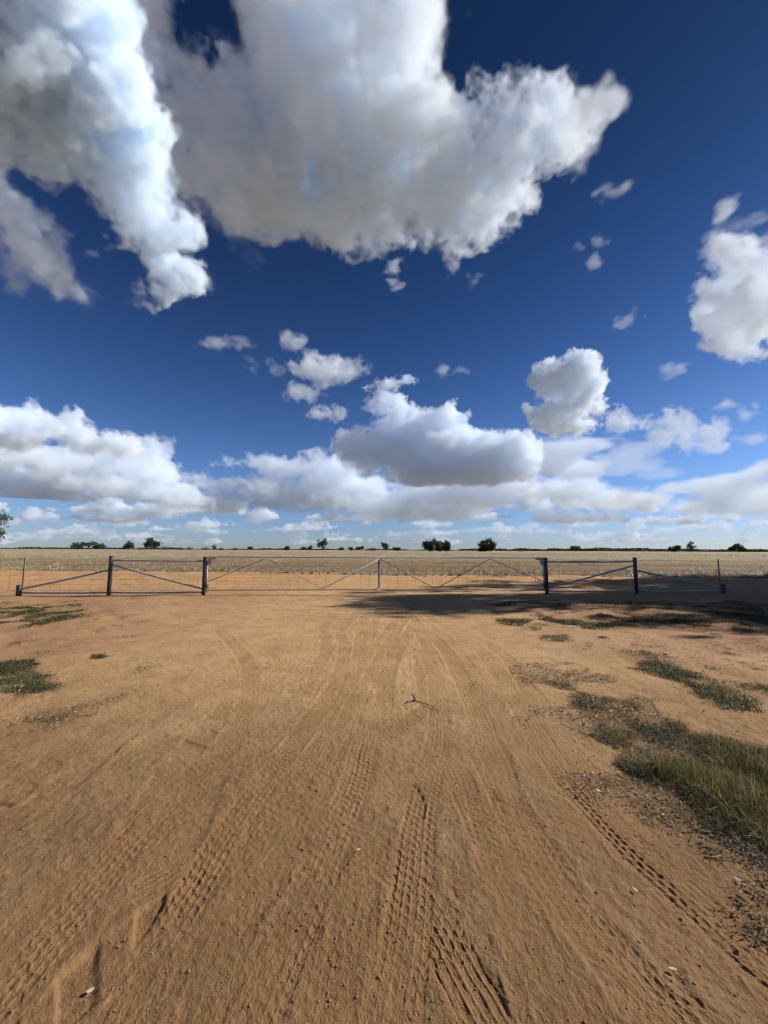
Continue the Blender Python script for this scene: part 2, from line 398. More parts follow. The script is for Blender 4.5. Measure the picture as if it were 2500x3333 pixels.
# ---------------------------------------------------------------- mesh helpers
def mesh_obj(name, verts, faces, mat, parent=None, attrs=None, smooth=False):
    """verts (n,3); faces: list of integer arrays, each (m,3) or (m,4)"""
    me = bpy.data.meshes.new(name)
    verts = np.asarray(verts, np.float32)
    me.vertices.add(len(verts)); me.vertices.foreach_set('co', verts.ravel())
    faces = [np.asarray(f, np.int32) for f in faces if len(f)]
    loops = np.concatenate([f.ravel() for f in faces])
    tot = np.concatenate([np.full(len(f), f.shape[1], np.int32) for f in faces])
    start = np.concatenate(([0], np.cumsum(tot)[:-1])).astype(np.int32)
    me.loops.add(len(loops)); me.loops.foreach_set('vertex_index', loops)
    me.polygons.add(len(tot)); me.polygons.foreach_set('loop_start', start)
    if smooth: me.polygons.foreach_set('use_smooth', np.ones(len(tot), bool))
    for k, a in (attrs or {}).items():
        at = me.attributes.new(k, 'FLOAT', 'POINT')
        at.data.foreach_set('value', np.asarray(a, np.float32))
    me.update(calc_edges=True)
    me.materials.append(mat)
    o = bpy.data.objects.new(name, me)
    COL.objects.link(o)
    if parent: o.parent = parent
    return o

def hash2(ix, iy, seed):
    h = (ix.astype(np.int64) * 374761393 + iy.astype(np.int64) * 668265263 + seed * 1442695041) & 0xffffffff
    h = ((h ^ (h >> 13)) * 1274126177) & 0xffffffff
    h = h ^ (h >> 16)
    return (h & 0xffff).astype(np.float32) / 32767.5 - 1.0
def vnoise(x, y, seed):
    ix = np.floor(x); iy = np.floor(y)
    fx = (x - ix).astype(np.float32); fy = (y - iy).astype(np.float32)
    fx = fx * fx * fx * (fx * (fx * 6 - 15) + 10); fy = fy * fy * fy * (fy * (fy * 6 - 15) + 10)
    ix = ix.astype(np.int64); iy = iy.astype(np.int64)
    a = hash2(ix, iy, seed); b = hash2(ix + 1, iy, seed); c = hash2(ix, iy + 1, seed); d = hash2(ix + 1, iy + 1, seed)
    return (a + (b - a) * fx) + ((c + (d - c) * fx) - (a + (b - a) * fx)) * fy
def fbm(x, y, per, octs, seed, gain=0.5):
    s, a = 0, 1.0
    for i in range(octs):
        th = 0.6 + i * 1.1
        xr = x * math.cos(th) - y * math.sin(th); yr = x * math.sin(th) + y * math.cos(th)
        s = s + a * vnoise(xr / per + i * 17.3, yr / per - i * 9.1, seed + i)
        per *= 0.5; a *= gain
    return s
def plates(x, y, seed):
    """distance to the cracks between irregular plates, in plate widths"""
    ix = np.floor(x); iy = np.floor(y)
    f1 = np.full(len(x), 9.0, np.float32); f2 = f1.copy(); idv = np.zeros(len(x), np.float32)
    for dx in (-1, 0, 1):
        for dy in (-1, 0, 1):
            cx, cy_ = (ix + dx).astype(np.int64), (iy + dy).astype(np.int64)
            px_ = cx + 0.5 + 0.42 * hash2(cx, cy_, seed); py_ = cy_ + 0.5 + 0.42 * hash2(cx, cy_, seed + 9)
            d = np.hypot(px_ - x, py_ - y).astype(np.float32)
            n = d < f1
            f2 = np.where(n, f1, np.minimum(f2, d)); idv = np.where(n, hash2(cx, cy_, seed + 5), idv); f1 = np.where(n, d, f1)
    return f2 - f1, idv
def sstep(a, b, x):
    t = np.clip((x - a) / (b - a), 0, 1)
    return t * t * (3 - 2 * t)

# ---------------------------------------------------------------- the ground: one sheet out to the horizon
FIELD_Y = 24.8
FIELD_S = 0.125                            # the paddock's edge runs slightly askew to the fence
def fy(x, y): return y + FIELD_S * np.clip(x, -60, 60)
def gpoly(pts): return np.array([ground_at(*p)[:2] for p in pts])
def resample(P, step):
    # Catmull-Rom through the points, then even spacing
    Q = np.vstack((2 * P[0] - P[1], P, 2 * P[-1] - P[-2]))
    out = []
    for i in range(1, len(Q) - 2):
        t = np.linspace(0, 1, 24, endpoint=False)[:, None]
        p0, p1, p2, p3 = Q[i - 1], Q[i], Q[i + 1], Q[i + 2]
        out.append(0.5 * (2 * p1 + (p2 - p0) * t + (2 * p0 - 5 * p1 + 4 * p2 - p3) * t ** 2 + (3 * p1 - p0 - 3 * p2 + p3) * t ** 3))
    C = np.vstack(out + [Q[-2][None]])
    s = np.concatenate(([0], np.cumsum(np.linalg.norm(np.diff(C, axis=0), axis=1))))
    n = max(3, int(s[-1] / step))
    ss = np.linspace(0, s[-1], n)
    return np.stack((np.interp(ss, s, C[:, 0]), np.interp(ss, s, C[:, 1])), 1), ss

def track_coords(px, py, P, width):
    """for the points near the line: (indices, sideways offset, length along, distance to the ends)"""
    C, ss = resample(P, 0.12)
    m = width * 1.5
    idx = np.nonzero((px > C[:, 0].min() - m) & (px < C[:, 0].max() + m) & (py > C[:, 1].min() - m) & (py < C[:, 1].max() + m))[0]
    if not len(idx): return idx, None, None
    x, y = px[idx], py[idx]
    best = np.full(len(idx), 1e9, np.float32); u = np.zeros(len(idx), np.float32); s = np.zeros(len(idx), np.float32)
    for i in range(len(C) - 1):
        a, b = C[i], C[i + 1]
        near = np.nonzero((np.abs(x - a[0]) < m + 0.15) & (np.abs(y - a[1]) < m + 0.15))[0]
        if not len(near): continue
        d = b - a; l = np.hypot(*d); d = d / l
        rx, ry = x[near] - a[0], y[near] - a[1]
        t = np.clip(rx * d[0] + ry * d[1], 0, l)
        q = np.hypot(rx - d[0] * t, ry - d[1] * t)
        w = q < best[near]
        k = near[w]
        best[k] = q[w]
        u[k] = (rx * d[1] - ry * d[0])[w]
        s[k] = ss[i] + t[w]
    ok = best < m
    return idx[ok], u[ok], s[ok]

def tri(x): return np.abs((x % 1.0) * 2 - 1)
def tread_car(u, s, w, depth, seed, pitch=0.05):
    e = 1 - sstep(w * 0.42, w * 0.56, np.abs(u))
    rim = np.exp(-((np.abs(u) - w * 0.62) / (w * 0.13)) ** 2)
    rows = 6
    r = np.floor((u / w + 0.5) * rows)
    fu = (u / w + 0.5) * rows - r
    groove = sstep(0.06, 0.16, fu) * (1 - sstep(0.84, 0.94, fu))
    zig = tri(fu * 0.9 + r * 0.5) * 0.35
    fs = ((s / pitch + r * 0.43 + zig) % 1.0)
    sipe = sstep(0.08, 0.2, fs) * (1 - sstep(0.78, 0.92, fs))
    blk = groove * sipe                                  # where a tread block pressed in
    pres = 0.55 + 0.45 * vnoise(s * 1.3 + seed * 7, u * 6, seed)
    return -e * depth * (0.12 + 0.88 * blk) * pres + rim * depth * 0.28 * (0.7 + 0.5 * vnoise(s * 9, u * 20, seed + 3)), e
def tread_tractor(u, s, w, depth, seed, pitch=0.23):
    e = 1 - sstep(w * 0.46, w * 0.53, np.abs(u))
    side = (u > 0).astype(np.float32)
    v = s / pitch + side * 0.5 - np.abs(u) / w * 1.15
    f = v % 1.0
    lug = sstep(0.0, 0.10, f) * (1 - sstep(0.45, 0.62, f)) * sstep(0.02 * w, 0.07 * w, np.abs(u))
    pres = np.clip(0.5 + 0.8 * vnoise(s * 0.9 + seed * 5, u * 3, seed), 0.1, 1.2)
    rim = np.exp(-((np.abs(u) - w * 0.55) / 0.035) ** 2)
    return e * (-0.25 * depth - lug * depth * pres) + rim * depth * 0.25 * pres, e

# wheel marks, as lines across the ground: (kind, width, depth, points)
TRACKS = [
    ('car', 0.20, 0.010, [(1230,1990),(1190,2100),(1120,2230),(1000,2400),(860,2560),(680,2760),(480,2960),(230,3200)]),
    ('car', 0.20, 0.010, [(1300,1990),(1270,2150),(1240,2350),(1220,2550),(1180,2800),(1150,3050),(1100,3360)]),
    ('car', 0.20, 0.010, [(1340,2000),(1375,2200),(1440,2420),(1540,2640),(1640,2840),(1760,3080),(1930,3360)]),
    ('car', 0.20, 0.010, [(1400,2010),(1500,2140),(1590,2270),(1690,2430),(1830,2620),(2000,2830),(2230,3060),(2450,3240)]),
    ('car', 0.19, 0.010, [(560,2430),(760,2500),(980,2600),(1180,2740),(1350,2920),(1480,3140)]),
    ('car', 0.19, 0.009, [(1900,2700),(1700,2640),(1500,2600),(1330,2590),(1150,2620),(950,2720)]),
    ('tractor', 0.50, 0.018, [(-250,2760),(40,2640),(170,2530),(330,2410),(520,2300),(760,2180)]),
    ('tractor', 0.50, 0.020, [(-80,3260),(90,3125),(230,2995),(430,2830),(560,2640),(650,2480),(760,2330)]),
    ('tractor', 0.46, 0.020, [(180,3420),(360,3230),(520,3080),(720,2920),(900,2740),(1030,2540)]),
    ('car', 0.21, 0.009, [(1190,1990),(1170,2120),(1120,2280),(1040,2440),(900,2640),(720,2860),(520,3080),(330,3300)]),
    ('car', 0.21, 0.011, [(1290,2000),(1215,2140),(1140,2340),(1070,2520),(930,2760),(800,3000),(650,3250),(600,3400)]),
    ('car', 0.21, 0.010, [(1390,2060),(1500,2180),(1600,2380),(1640,2620),(1740,2820),(1900,3020),(2100,3220),(2280,3360)]),
    ('car', 0.19, 0.011, [(1500,2230),(1390,2300),(1250,2400),(1120,2500),(1010,2570),(860,2680),(640,2800)]),
    ('car', 0.19, 0.010, [(860,2400),(872,2480),(905,2570),(960,2650),(1060,2740),(1200,2800)]),
    ('car', 0.20, 0.010, [(720,2060),(800,2160),(810,2280),(740,2420),(620,2580),(450,2760),(250,2960),(30,3180)]),
    ('car', 0.20, 0.011, [(1180,2010),(1160,2200),(1190,2420),(1150,2640),(1160,2900),(1080,3150),(1060,3360)]),
    ('car', 0.20, 0.012, [(1100,1985),(1055,2040),(1062,2110),(1020,2190),(940,2285),(800,2400),(640,2520),(480,2680),(300,2900),(60,3200),(-60,3333)]),
    ('car', 0.20, 0.013, [(1170,1985),(1110,2050),(1120,2120),(1090,2230),(1020,2340),(900,2500),(770,2680),(640,2900),(480,3150),(400,3350)]),
    ('car', 0.22, 0.015, [(1370,1990),(1325,2060),(1265,2180),(1215,2310),(1185,2440),(1130,2620),(1050,2820),(920,3080),(790,3360)]),
    ('car', 0.22, 0.015, [(1330,1990),(1280,2060),(1220,2180),(1150,2310),(1090,2440),(990,2620),(870,2820),(730,3080),(600,3360)]),
    ('car', 0.20, 0.013, [(1365,2090),(1405,2180),(1428,2290),(1420,2430),(1385,2600),(1350,2800),(1320,3050),(1270,3360)]),
    ('car', 0.22, 0.016, [(1385,2040),(1460,2140),(1540,2290),(1600,2450),(1670,2640),(1790,2840),(1960,3080),(2150,3360)]),
    ('car', 0.22, 0.013, [(1350,2020),(1420,2180),(1480,2330),(1530,2500),(1590,2700),(1660,2920),(1750,3150),(1830,3360)]),
    ('car', 0.22, 0.016, [(1430,2030),(1560,2120),(1660,2250),(1750,2400),(1880,2580),(2060,2770),(2280,2960),(2500,3150),(2640,3260)]),
    ('car', 0.20, 0.012, [(1480,2040),(1630,2130),(1730,2260),(1830,2420),(1970,2600),(2150,2780),(2360,2960),(2600,3130)]),
    ('car', 0.21, 0.012, [(1620,2560),(1700,2720),(1800,2900),(1960,3100),(2180,3360)]),
]

def build_ground():
    th = R(1) * np.concatenate((np.linspace(64, 3.0, 1040), 3.0 * np.geomspace(1, 0.12 / 3.0, 70)[1:]))
    rad = CAM_H / np.tan(th)
    rad = np.concatenate(([0.02, 0.3, 0.55], rad[rad > 0.6], np.geomspace(rad[-1] * 1.15, 32000, 34)))
    az = np.concatenate((np.linspace(-180, -64, 60), np.linspace(-63.8, 63.8, 1000), np.linspace(64, 180, 60)[:-1])) * R(1)
    nr, na = len(rad), len(az)
    A, Rr = np.meshgrid(az, rad)
    x = (np.sin(A) * Rr).ravel().astype(np.float64); y = (np.cos(A) * Rr).ravel().astype(np.float64)
    rr = Rr.ravel()
    near = np.nonzero(rr < 48)[0]
    X, Y, D = x[near], y[near], rr[near]
    z = np.zeros(len(x), np.float32)
    dust = np.zeros(len(x), np.float32)
    # broad unevenness
    h = 0.028 * fbm(X, Y, 4.0, 2, 11) + 0.007 * fbm(X, Y, 0.9, 3, 21)
    verge = np.clip(sstep(1.6, 3.4, X - 0.15 * np.maximum(0, 5 - Y) - 0.10 * Y) + sstep(2.0, 4.0, -X - 0.25 * Y), 0, 1)
    h += verge * (0.03 + 0.05 * fbm(X, Y, 1.6, 3, 33))
    gateflat = np.exp(-((Y - 13.5) / 1.6) ** 2)
    h *= 1 - 0.7 * gateflat
    # graded strip behind the gate: ruts that run along the fence
    strip = sstep(14.2, 15.5, Y) * (1 - sstep(FIELD_Y - 1, FIELD_Y, fy(X, Y)))
    yy = Y + 0.09 * X * 0 + 0.25 * fbm(X * 0.12, Y * 0.12, 0.8, 2, 41)
    rut = vnoise(yy * 1.5, X * 0.035, 51) * 0.6 + vnoise(yy * 3.4, X * 0.06, 52) * 0.4
    h += strip * (0.045 * rut + 0.012 * fbm(X, Y, 0.35, 2, 61))
    # the loose crumbly top of the soil, finest close by
    h += 0.0035 * fbm(X, Y, 0.28, 3, 71) * (1 - 0.5 * sstep(8, 16, D))
    nm = D < 9
    fine = np.zeros(len(X), np.float32)
    fine[nm] = fbm(X[nm], Y[nm], 0.075, 3, 81, 0.6)
    rid = np.zeros(len(X), np.float32)
    a1 = vnoise(X[nm] * 15, Y[nm] * 15, 84); a2 = vnoise(X[nm] * 29 + 3, Y[nm] * 29, 85); a3 = vnoise(X[nm] * 55, Y[nm] * 55 + 8, 86)
    rid[nm] = (0.5 - np.abs(a1)) + 0.7 * (0.5 - np.abs(a2)) + 0.4 * (0.5 - np.abs(a3))
    rough = np.clip(0.75 + 0.6 * fbm(X, Y, 1.1, 2, 87), 0.15, 1.4)
    wxp = X[nm] + 0.012 * vnoise(X[nm] * 30, Y[nm] * 30, 88); wyp = Y[nm] + 0.012 * vnoise(X[nm] * 30, Y[nm] * 30, 89)
    g1, i1 = plates(wxp / 0.042, wyp / 0.055, 31)
    g2, i2 = plates(wxp / 0.085 + 7, wyp / 0.12, 32)
    crust = np.zeros(len(X), np.float32)
    crust[nm] = (sstep(0.0, 0.22, g1) * (0.6 + 0.5 * i1) * 0.0022 + sstep(0.0, 0.16, g2) * (0.5 + 0.5 * i2) * 0.0016)
    crust *= np.clip(0.55 + 0.9 * fbm(X, Y, 0.7, 2, 97), 0.0, 1.25) * (1 - sstep(5.5, 9, D))
    h += crust
    h += (0.0022 * fine + 0.0042 * rid * rough) * (1 - sstep(5.5, 9, D))
    clod = np.zeros(len(X), np.float32)
    cm = D < 7
    n1 = np.maximum(vnoise(X[cm] * 26, Y[cm] * 26, 91), vnoise(X[cm] * 47 + 5, Y[cm] * 47, 92) * 0.8)
    patch = np.clip(fbm(X[cm], Y[cm], 0.8, 2, 95) + 0.15, 0, 1)
    clod[cm] = np.clip(n1 - 0.35, 0, 1) ** 1.5 * patch
    h += 0.010 * clod
    mark = np.zeros(len(X), np.float32)
    tz = np.zeros(len(X), np.float32)
    for i, (kind, w, dep, pts) in enumerate(TRACKS):
        P = gpoly(pts)
        idx, u, s = track_coords(X, Y, P, w)
        if not len(idx): continue
        d = D[idx]
        u = u + 0.010 * vnoise(s * 2.3, s * 0 + i, 400 + i) + 0.003 * vnoise(X[idx] * 14, Y[idx] * 14, 410)
        s = s + 0.008 * vnoise(X[idx] * 9, Y[idx] * 9, 420)
        dep_ = dep * (0.62 if kind == 'car' else 0.75)
        if kind == 'car': dz, e = tread_car(u, s, w, dep_, 100 + i)
        else: dz, e = tread_tractor(u, s, w, dep_, 100 + i)
        fade = np.clip(0.58 + 0.42 * vnoise(s * 0.55 + i * 3.1, s * 0, 300 + i) + 0.32 * vnoise(X[idx] * 3.1, Y[idx] * 3.1, 430), 0.12, 0.92)   # pressed harder in places
        smooth = h[idx] - e * fade * (0.0035 * fine[idx] + 0.004 * rid[idx] + crust[idx]) * 0.5
        if kind == 'tractor':
            fade = fade * (1 - sstep(3.2, 6.0, d)); smooth = h[idx] - e * fade * 0.004 * fine[idx] * .6
        ef = np.clip(e * fade * 1.6, 0, 1)
        tz[idx] = dz * fade + tz[idx] * (1 - 0.75 * ef)          # a later wheel presses out the earlier print
        h[idx] = smooth
        mark[idx] = np.maximum(mark[idx], e * fade)
    h += tz
    z[near] = h
    dust[near] = mark
    # far paddock: the faintest swell
    far = rr > 60
    z[far] += (0.0 * rr[far]).astype(np.float32)
    rowx = x
    V = np.stack((x, y, z), 1)
    i = np.arange(nr - 1)[:, None] * na; j = np.arange(na)[None, :]; j2 = (j + 1) % na
    F = np.stack(((i + j), (i + j2), (i + na + j2), (i + na + j)), -1).reshape(-1, 4)[:, ::-1]
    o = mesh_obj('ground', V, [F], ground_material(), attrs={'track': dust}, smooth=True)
    tag(o, 'bare red brown soil marked by tyres, running out to the stubble paddock', 'ground', kind='structure')
    lap('ground %d verts' % len(V))
    global HX, HZ
    HX = (rad, az, z.reshape(nr, na))
    return o

def ground_z(x, y):
    """height of the ground under a point, by looking up the nearest vertex"""
    rad, az, z = HX
    x = np.asarray(x, float); y = np.asarray(y, float)
    r = np.hypot(x, y); a = np.arctan2(x, y)
    i = np.clip(np.searchsorted(rad, r), 1, len(rad) - 1); i = np.where(r - rad[i - 1] < rad[i] - r, i - 1, i)
    j = np.clip(np.searchsorted(az, a), 1, len(az) - 1); j = np.where(a - az[j - 1] < az[j] - a, j - 1, j)
    return z[i, j]

def noise_node(nt, vec, scale, detail=4, rough=0.55, dist=0.0, dim='3D'):
    n = N(nt, 'ShaderNodeTexNoise', noise_dimensions=dim)
    n.inputs['Scale'].default_value = scale
    n.inputs['Detail'].default_value = detail
    n.inputs['Roughness'].default_value = rough
    n.inputs['Distortion'].default_value = dist
    if vec is not None: L(nt, vec, n.inputs['Vector'])
    return n.outputs['Fac']
def ramp(nt, fac, stops):
    r = N(nt, 'ShaderNodeValToRGB')
    while len(r.color_ramp.elements) < len(stops): r.color_ramp.elements.new(0.5)
    for e, (p, c) in zip(r.color_ramp.elements, stops):
        e.position = p
        e.color = (c, c, c, 1) if np.isscalar(c) else (*c, 1)
    L(nt, fac, r.inputs[0])
    return r.outputs[0]
def mixc(nt, fac, a, b, blend='MIX'):
    m = N(nt, 'ShaderNodeMix', data_type='RGBA', blend_type=blend)
    for v, s in ((fac, m.inputs['Factor']), (a, m.inputs['A']), (b, m.inputs['B'])):
        if hasattr(v, 'is_output'): L(nt, v, s)
        else: s.default_value = v if np.isscalar(v) else (*v, 1)
    return m.outputs['Result']
def mth(nt, op, a, b=None, c=None):
    m = N(nt, 'ShaderNodeMath', operation=op)
    for k, v in enumerate((a, b, c)):
        if v is None: continue
        if hasattr(v, 'is_output'): L(nt, v, m.inputs[k])
        else: m.inputs[k].default_value = v
    return m.outputs[0]

def ground_material():
    m, nt, out = new_mat('red_soil')
    g = N(nt, 'ShaderNodeNewGeometry')
    p = g.outputs['Position']
    sx = N(nt, 'ShaderNodeSeparateXYZ'); L(nt, p, sx.inputs[0])
    px_, py_ = sx.outputs[0], sx.outputs[1]
    tr = N(nt, 'ShaderNodeAttribute'); tr.attribute_name = 'track'
    big = noise_node(nt, p, 0.35, 5, 0.6)
    mid = noise_node(nt, p, 2.2, 6, 0.65)
    fin = noise_node(nt, p, 30, 5, 0.7)
    grit = noise_node(nt, p, 140, 3, 0.7)
    # the sandy wheel-worn middle against the redder, barer soil to the sides
    side = mth(nt, 'ADD', mth(nt, 'ABSOLUTE', mth(nt, 'SUBTRACT', px_, 0.0)), mth(nt, 'MULTIPLY', mth(nt, 'SUBTRACT', big, 0.5), 3.0))
    sm = N(nt, 'ShaderNodeMapRange', interpolation_type='SMOOTHSTEP')
    L(nt, side, sm.inputs[0]); sm.inputs[1].default_value = 2.4; sm.inputs[2].default_value = 5.5
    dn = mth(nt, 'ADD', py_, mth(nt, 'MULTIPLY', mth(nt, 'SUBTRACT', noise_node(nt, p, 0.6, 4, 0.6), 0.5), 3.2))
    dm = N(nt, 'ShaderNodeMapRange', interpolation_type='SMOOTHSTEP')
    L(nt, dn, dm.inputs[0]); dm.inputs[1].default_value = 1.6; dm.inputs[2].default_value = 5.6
    c = mixc(nt, dm.outputs[0], (.215, .124, .058), (.405, .249, .121))  # vignette and light falloff painted into soil colour: darker close by, paler beyond
    c = mixc(nt, sm.outputs[0], c, (.335, .190, .096))
    c = mixc(nt, ramp(nt, mid, [(.40, 0.0), (.68, 0.65)]), c, mixc(nt, 1.0, c, (.70, .66, .60), 'MULTIPLY'))
    c = mixc(nt, ramp(nt, big, [(.42, 0.0), (.66, 0.9)]), c, mixc(nt, 1.0, c, (1.16, 1.22, 1.32), 'MULTIPLY'))
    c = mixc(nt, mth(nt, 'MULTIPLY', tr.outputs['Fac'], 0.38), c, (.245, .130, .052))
    c = mixc(nt, ramp(nt, fin, [(.45, 0.0), (.75, 0.35)]), c, mixc(nt, 1.0, c, (1.3, 1.35, 1.4), 'MULTIPLY'))
    c = mixc(nt, ramp(nt, grit, [(.58, 0.0), (.74, 0.55)]), c, mixc(nt, 1.0, c, (.5, .46, .42), 'MULTIPLY'))
    # paddock beyond the graded strip: bleached straw over soil, drilled in rows
    mp = N(nt, 'ShaderNodeMapping'); L(nt, p, mp.inputs[0]); mp.inputs['Scale'].default_value = (1.0, 0.22, 1)
    straw = noise_node(nt, mp.outputs[0], 1.1, 6, 0.72)
    mp2 = N(nt, 'ShaderNodeMapping'); L(nt, p, mp2.inputs[0]); mp2.inputs['Scale'].default_value = (0.02, 0.05, 1)
    tone = noise_node(nt, mp2.outputs[0], 1.0, 4, 0.6)
    fc = mixc(nt, ramp(nt, straw, [(.40, 0.0), (.62, 1.0)]), (.20, .150, .088), (.37, .305, .195))
    fc = mixc(nt, ramp(nt, tone, [(.4, 0.0), (.65, 0.5)]), fc, (.30, .245, .142))
    nr = N(nt, 'ShaderNodeMapRange', interpolation_type='SMOOTHSTEP')
    L(nt, py_, nr.inputs[0]); nr.inputs[1].default_value = 34; nr.inputs[2].default_value = 95
    fc = mixc(nt, nr.outputs[0], mixc(nt, straw, (.13, .072, .036), (.24, .165, .09)), fc)
    edge = mth(nt, 'ADD', mth(nt, 'ADD', py_, mth(nt, 'MULTIPLY', px_, FIELD_S)), mth(nt, 'MULTIPLY', mth(nt, 'SUBTRACT', noise_node(nt, p, 0.5, 4, 0.6), 0.5), 3.0))
    fm = N(nt, 'ShaderNodeMapRange', interpolation_type='SMOOTHSTEP')
    L(nt, edge, fm.inputs[0]); fm.inputs[1].default_value = FIELD_Y - 1.0; fm.inputs[2].default_value = FIELD_Y + 2.0
    c = mixc(nt, fm.outputs[0], c, fc)
    # graded strip is a more orange soil
    gm = N(nt, 'ShaderNodeMapRange', interpolation_type='SMOOTHSTEP')
    L(nt, py_, gm.inputs[0]); gm.inputs[1].default_value = 13.5; gm.inputs[2].default_value = 16.0
    gs = mth(nt, 'MULTIPLY', gm.outputs[0], mth(nt, 'SUBTRACT', 1.0, fm.outputs[0]))
    c = mixc(nt, mth(nt, 'MULTIPLY', gs, 0.65), c, (.43, .245, .105))
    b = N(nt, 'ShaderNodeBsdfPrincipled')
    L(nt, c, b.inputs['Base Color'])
    b.inputs['Roughness'].default_value = 0.95
    b.inputs['Specular IOR Level'].default_value = 0.12
    hgt = mth(nt, 'ADD', mth(nt, 'MULTIPLY', fin, 0.8), mth(nt, 'MULTIPLY', grit, 0.5))
    hgt = mth(nt, 'ADD', hgt, mth(nt, 'MULTIPLY', mid, 0.6))
    bp = N(nt, 'ShaderNodeBump'); bp.inputs['Strength'].default_value = 0.85; bp.inputs['Distance'].default_value = 0.02
    L(nt, hgt, bp.inputs['Height']); L(nt, bp.outputs[0], b.inputs['Normal'])
    L(nt, b.outputs[0], out.inputs['Surface'])
    return m

# ---------------------------------------------------------------- blades: grass, straw, leaves
def plant_material(name, stops, trans=0.35, rough=0.6, spec=0.25):
    """colour differs from blade to blade"""
    m, nt, out = new_mat(name)
    a = N(nt, 'ShaderNodeAttribute'); a.attribute_name = 'tint'
    c = ramp(nt, a.outputs['Fac'], stops)
    b = N(nt, 'ShaderNodeBsdfPrincipled')
    L(nt, c, b.inputs['Base Color'])
    b.inputs['Roughness'].default_value = rough
    b.inputs['Specular IOR Level'].default_value = spec
    t = N(nt, 'ShaderNodeBsdfTranslucent')
    L(nt, mixc(nt, 1.0, c, (1.0, 1.0, 0.55), 'MULTIPLY'), t.inputs[0])
    mx = N(nt, 'ShaderNodeMixShader'); mx.inputs[0].default_value = trans
    L(nt, b.outputs[0], mx.inputs[1]); L(nt, t.outputs[0], mx.inputs[2])
    L(nt, mx.outputs[0], out.inputs['Surface'])
    return m

def blades(P, hgt, wid, lean, rng, segs=2, curl=0.6, az=None):
    """tapering bent blades standing on points P (n,3)"""
    n = len(P)
    a = rng.uniform(0, 2 * np.pi, n) if az is None else az
    d = np.stack((np.cos(a), np.sin(a), np.zeros(n)), 1)
    f = a + np.pi / 2 + rng.normal(0, 0.5, n)
    s = np.stack((np.cos(f), np.sin(f), np.zeros(n)), 1)
    rows = []
    for k in range(segs + 1):
        t = k / segs
        ang = lean * (0.35 + curl * t * 1.3)
        c = P + d * (hgt * t * np.sin(ang))[:, None] + np.array((0, 0, 1.0)) * (hgt * t * np.cos(ang))[:, None]
        w = wid * (1 - t) ** 0.8 * 0.5
        if k < segs: rows += [c - s * w[:, None], c + s * w[:, None]]
        else: rows += [c]
    V = np.stack(rows, 1)                               # n, 2*segs+1, 3
    nv = 2 * segs + 1
    base = (np.arange(n) * nv)[:, None]
    Q = [base + np.array([[2 * k, 2 * k + 1, 2 * k + 3, 2 * k + 2]]) for k in range(segs - 1)]
    T = base + np.array([[2 * segs - 2, 2 * segs - 1, 2 * segs]])
    return V.reshape(-1, 3), ([np.concatenate(Q)] if Q else []) + [T], nv

def in_poly(x, y, P):
    c = np.zeros(len(x), bool)
    j = len(P) - 1
    for i in range(len(P)):
        xi, yi = P[i]; xj, yj = P[j]
        c ^= ((yi > y) != (yj > y)) & (x < (xj - xi) * (y - yi) / (yj - yi + 1e-12) + xi)
        j = i
    return c
def poly_dist(x, y, P):
    d = np.full(len(x), 1e9)
    for i in range(len(P)):
        a, b = P[i - 1], P[i]
        ab = b - a
        t = np.clip(((x - a[0]) * ab[0] + (y - a[1]) * ab[1]) / (ab @ ab), 0, 1)
        d = np.minimum(d, np.hypot(x - a[0] - ab[0] * t, y - a[1] - ab[1] * t))
    return d
def scatter(pix, n, rng, clump=0.5, ragged=0.35, per=0.5, thr=-0.15):
    """n points in the outline given in photo pixels, thinning out at the rim and bunched in tufts"""
    P = gpoly(pix)
    lo, hi = P.min(0), P.max(0)
    out = []
    cnt = 0
    while cnt < n:
        x = rng.uniform(lo[0] - ragged, hi[0] + ragged, n * 2); y = rng.uniform(lo[1] - ragged, hi[1] + ragged, n * 2)
        sd = poly_dist(x, y, P) * np.where(in_poly(x, y, P), 1, -1)
        v = sd / ragged + clump * 2.2 * fbm(x, y, per, 3, 7)
        k = v > thr + rng.uniform(0, 0.8, len(x))
        out.append(np.stack((x[k], y[k], v[k]), 1)); cnt += k.sum()
        if len(out) > 40: break
    Q = np.concatenate(out)[:n]
    return np.column_stack((Q[:, 0], Q[:, 1], ground_z(Q[:, 0], Q[:, 1]))), Q[:, 2]

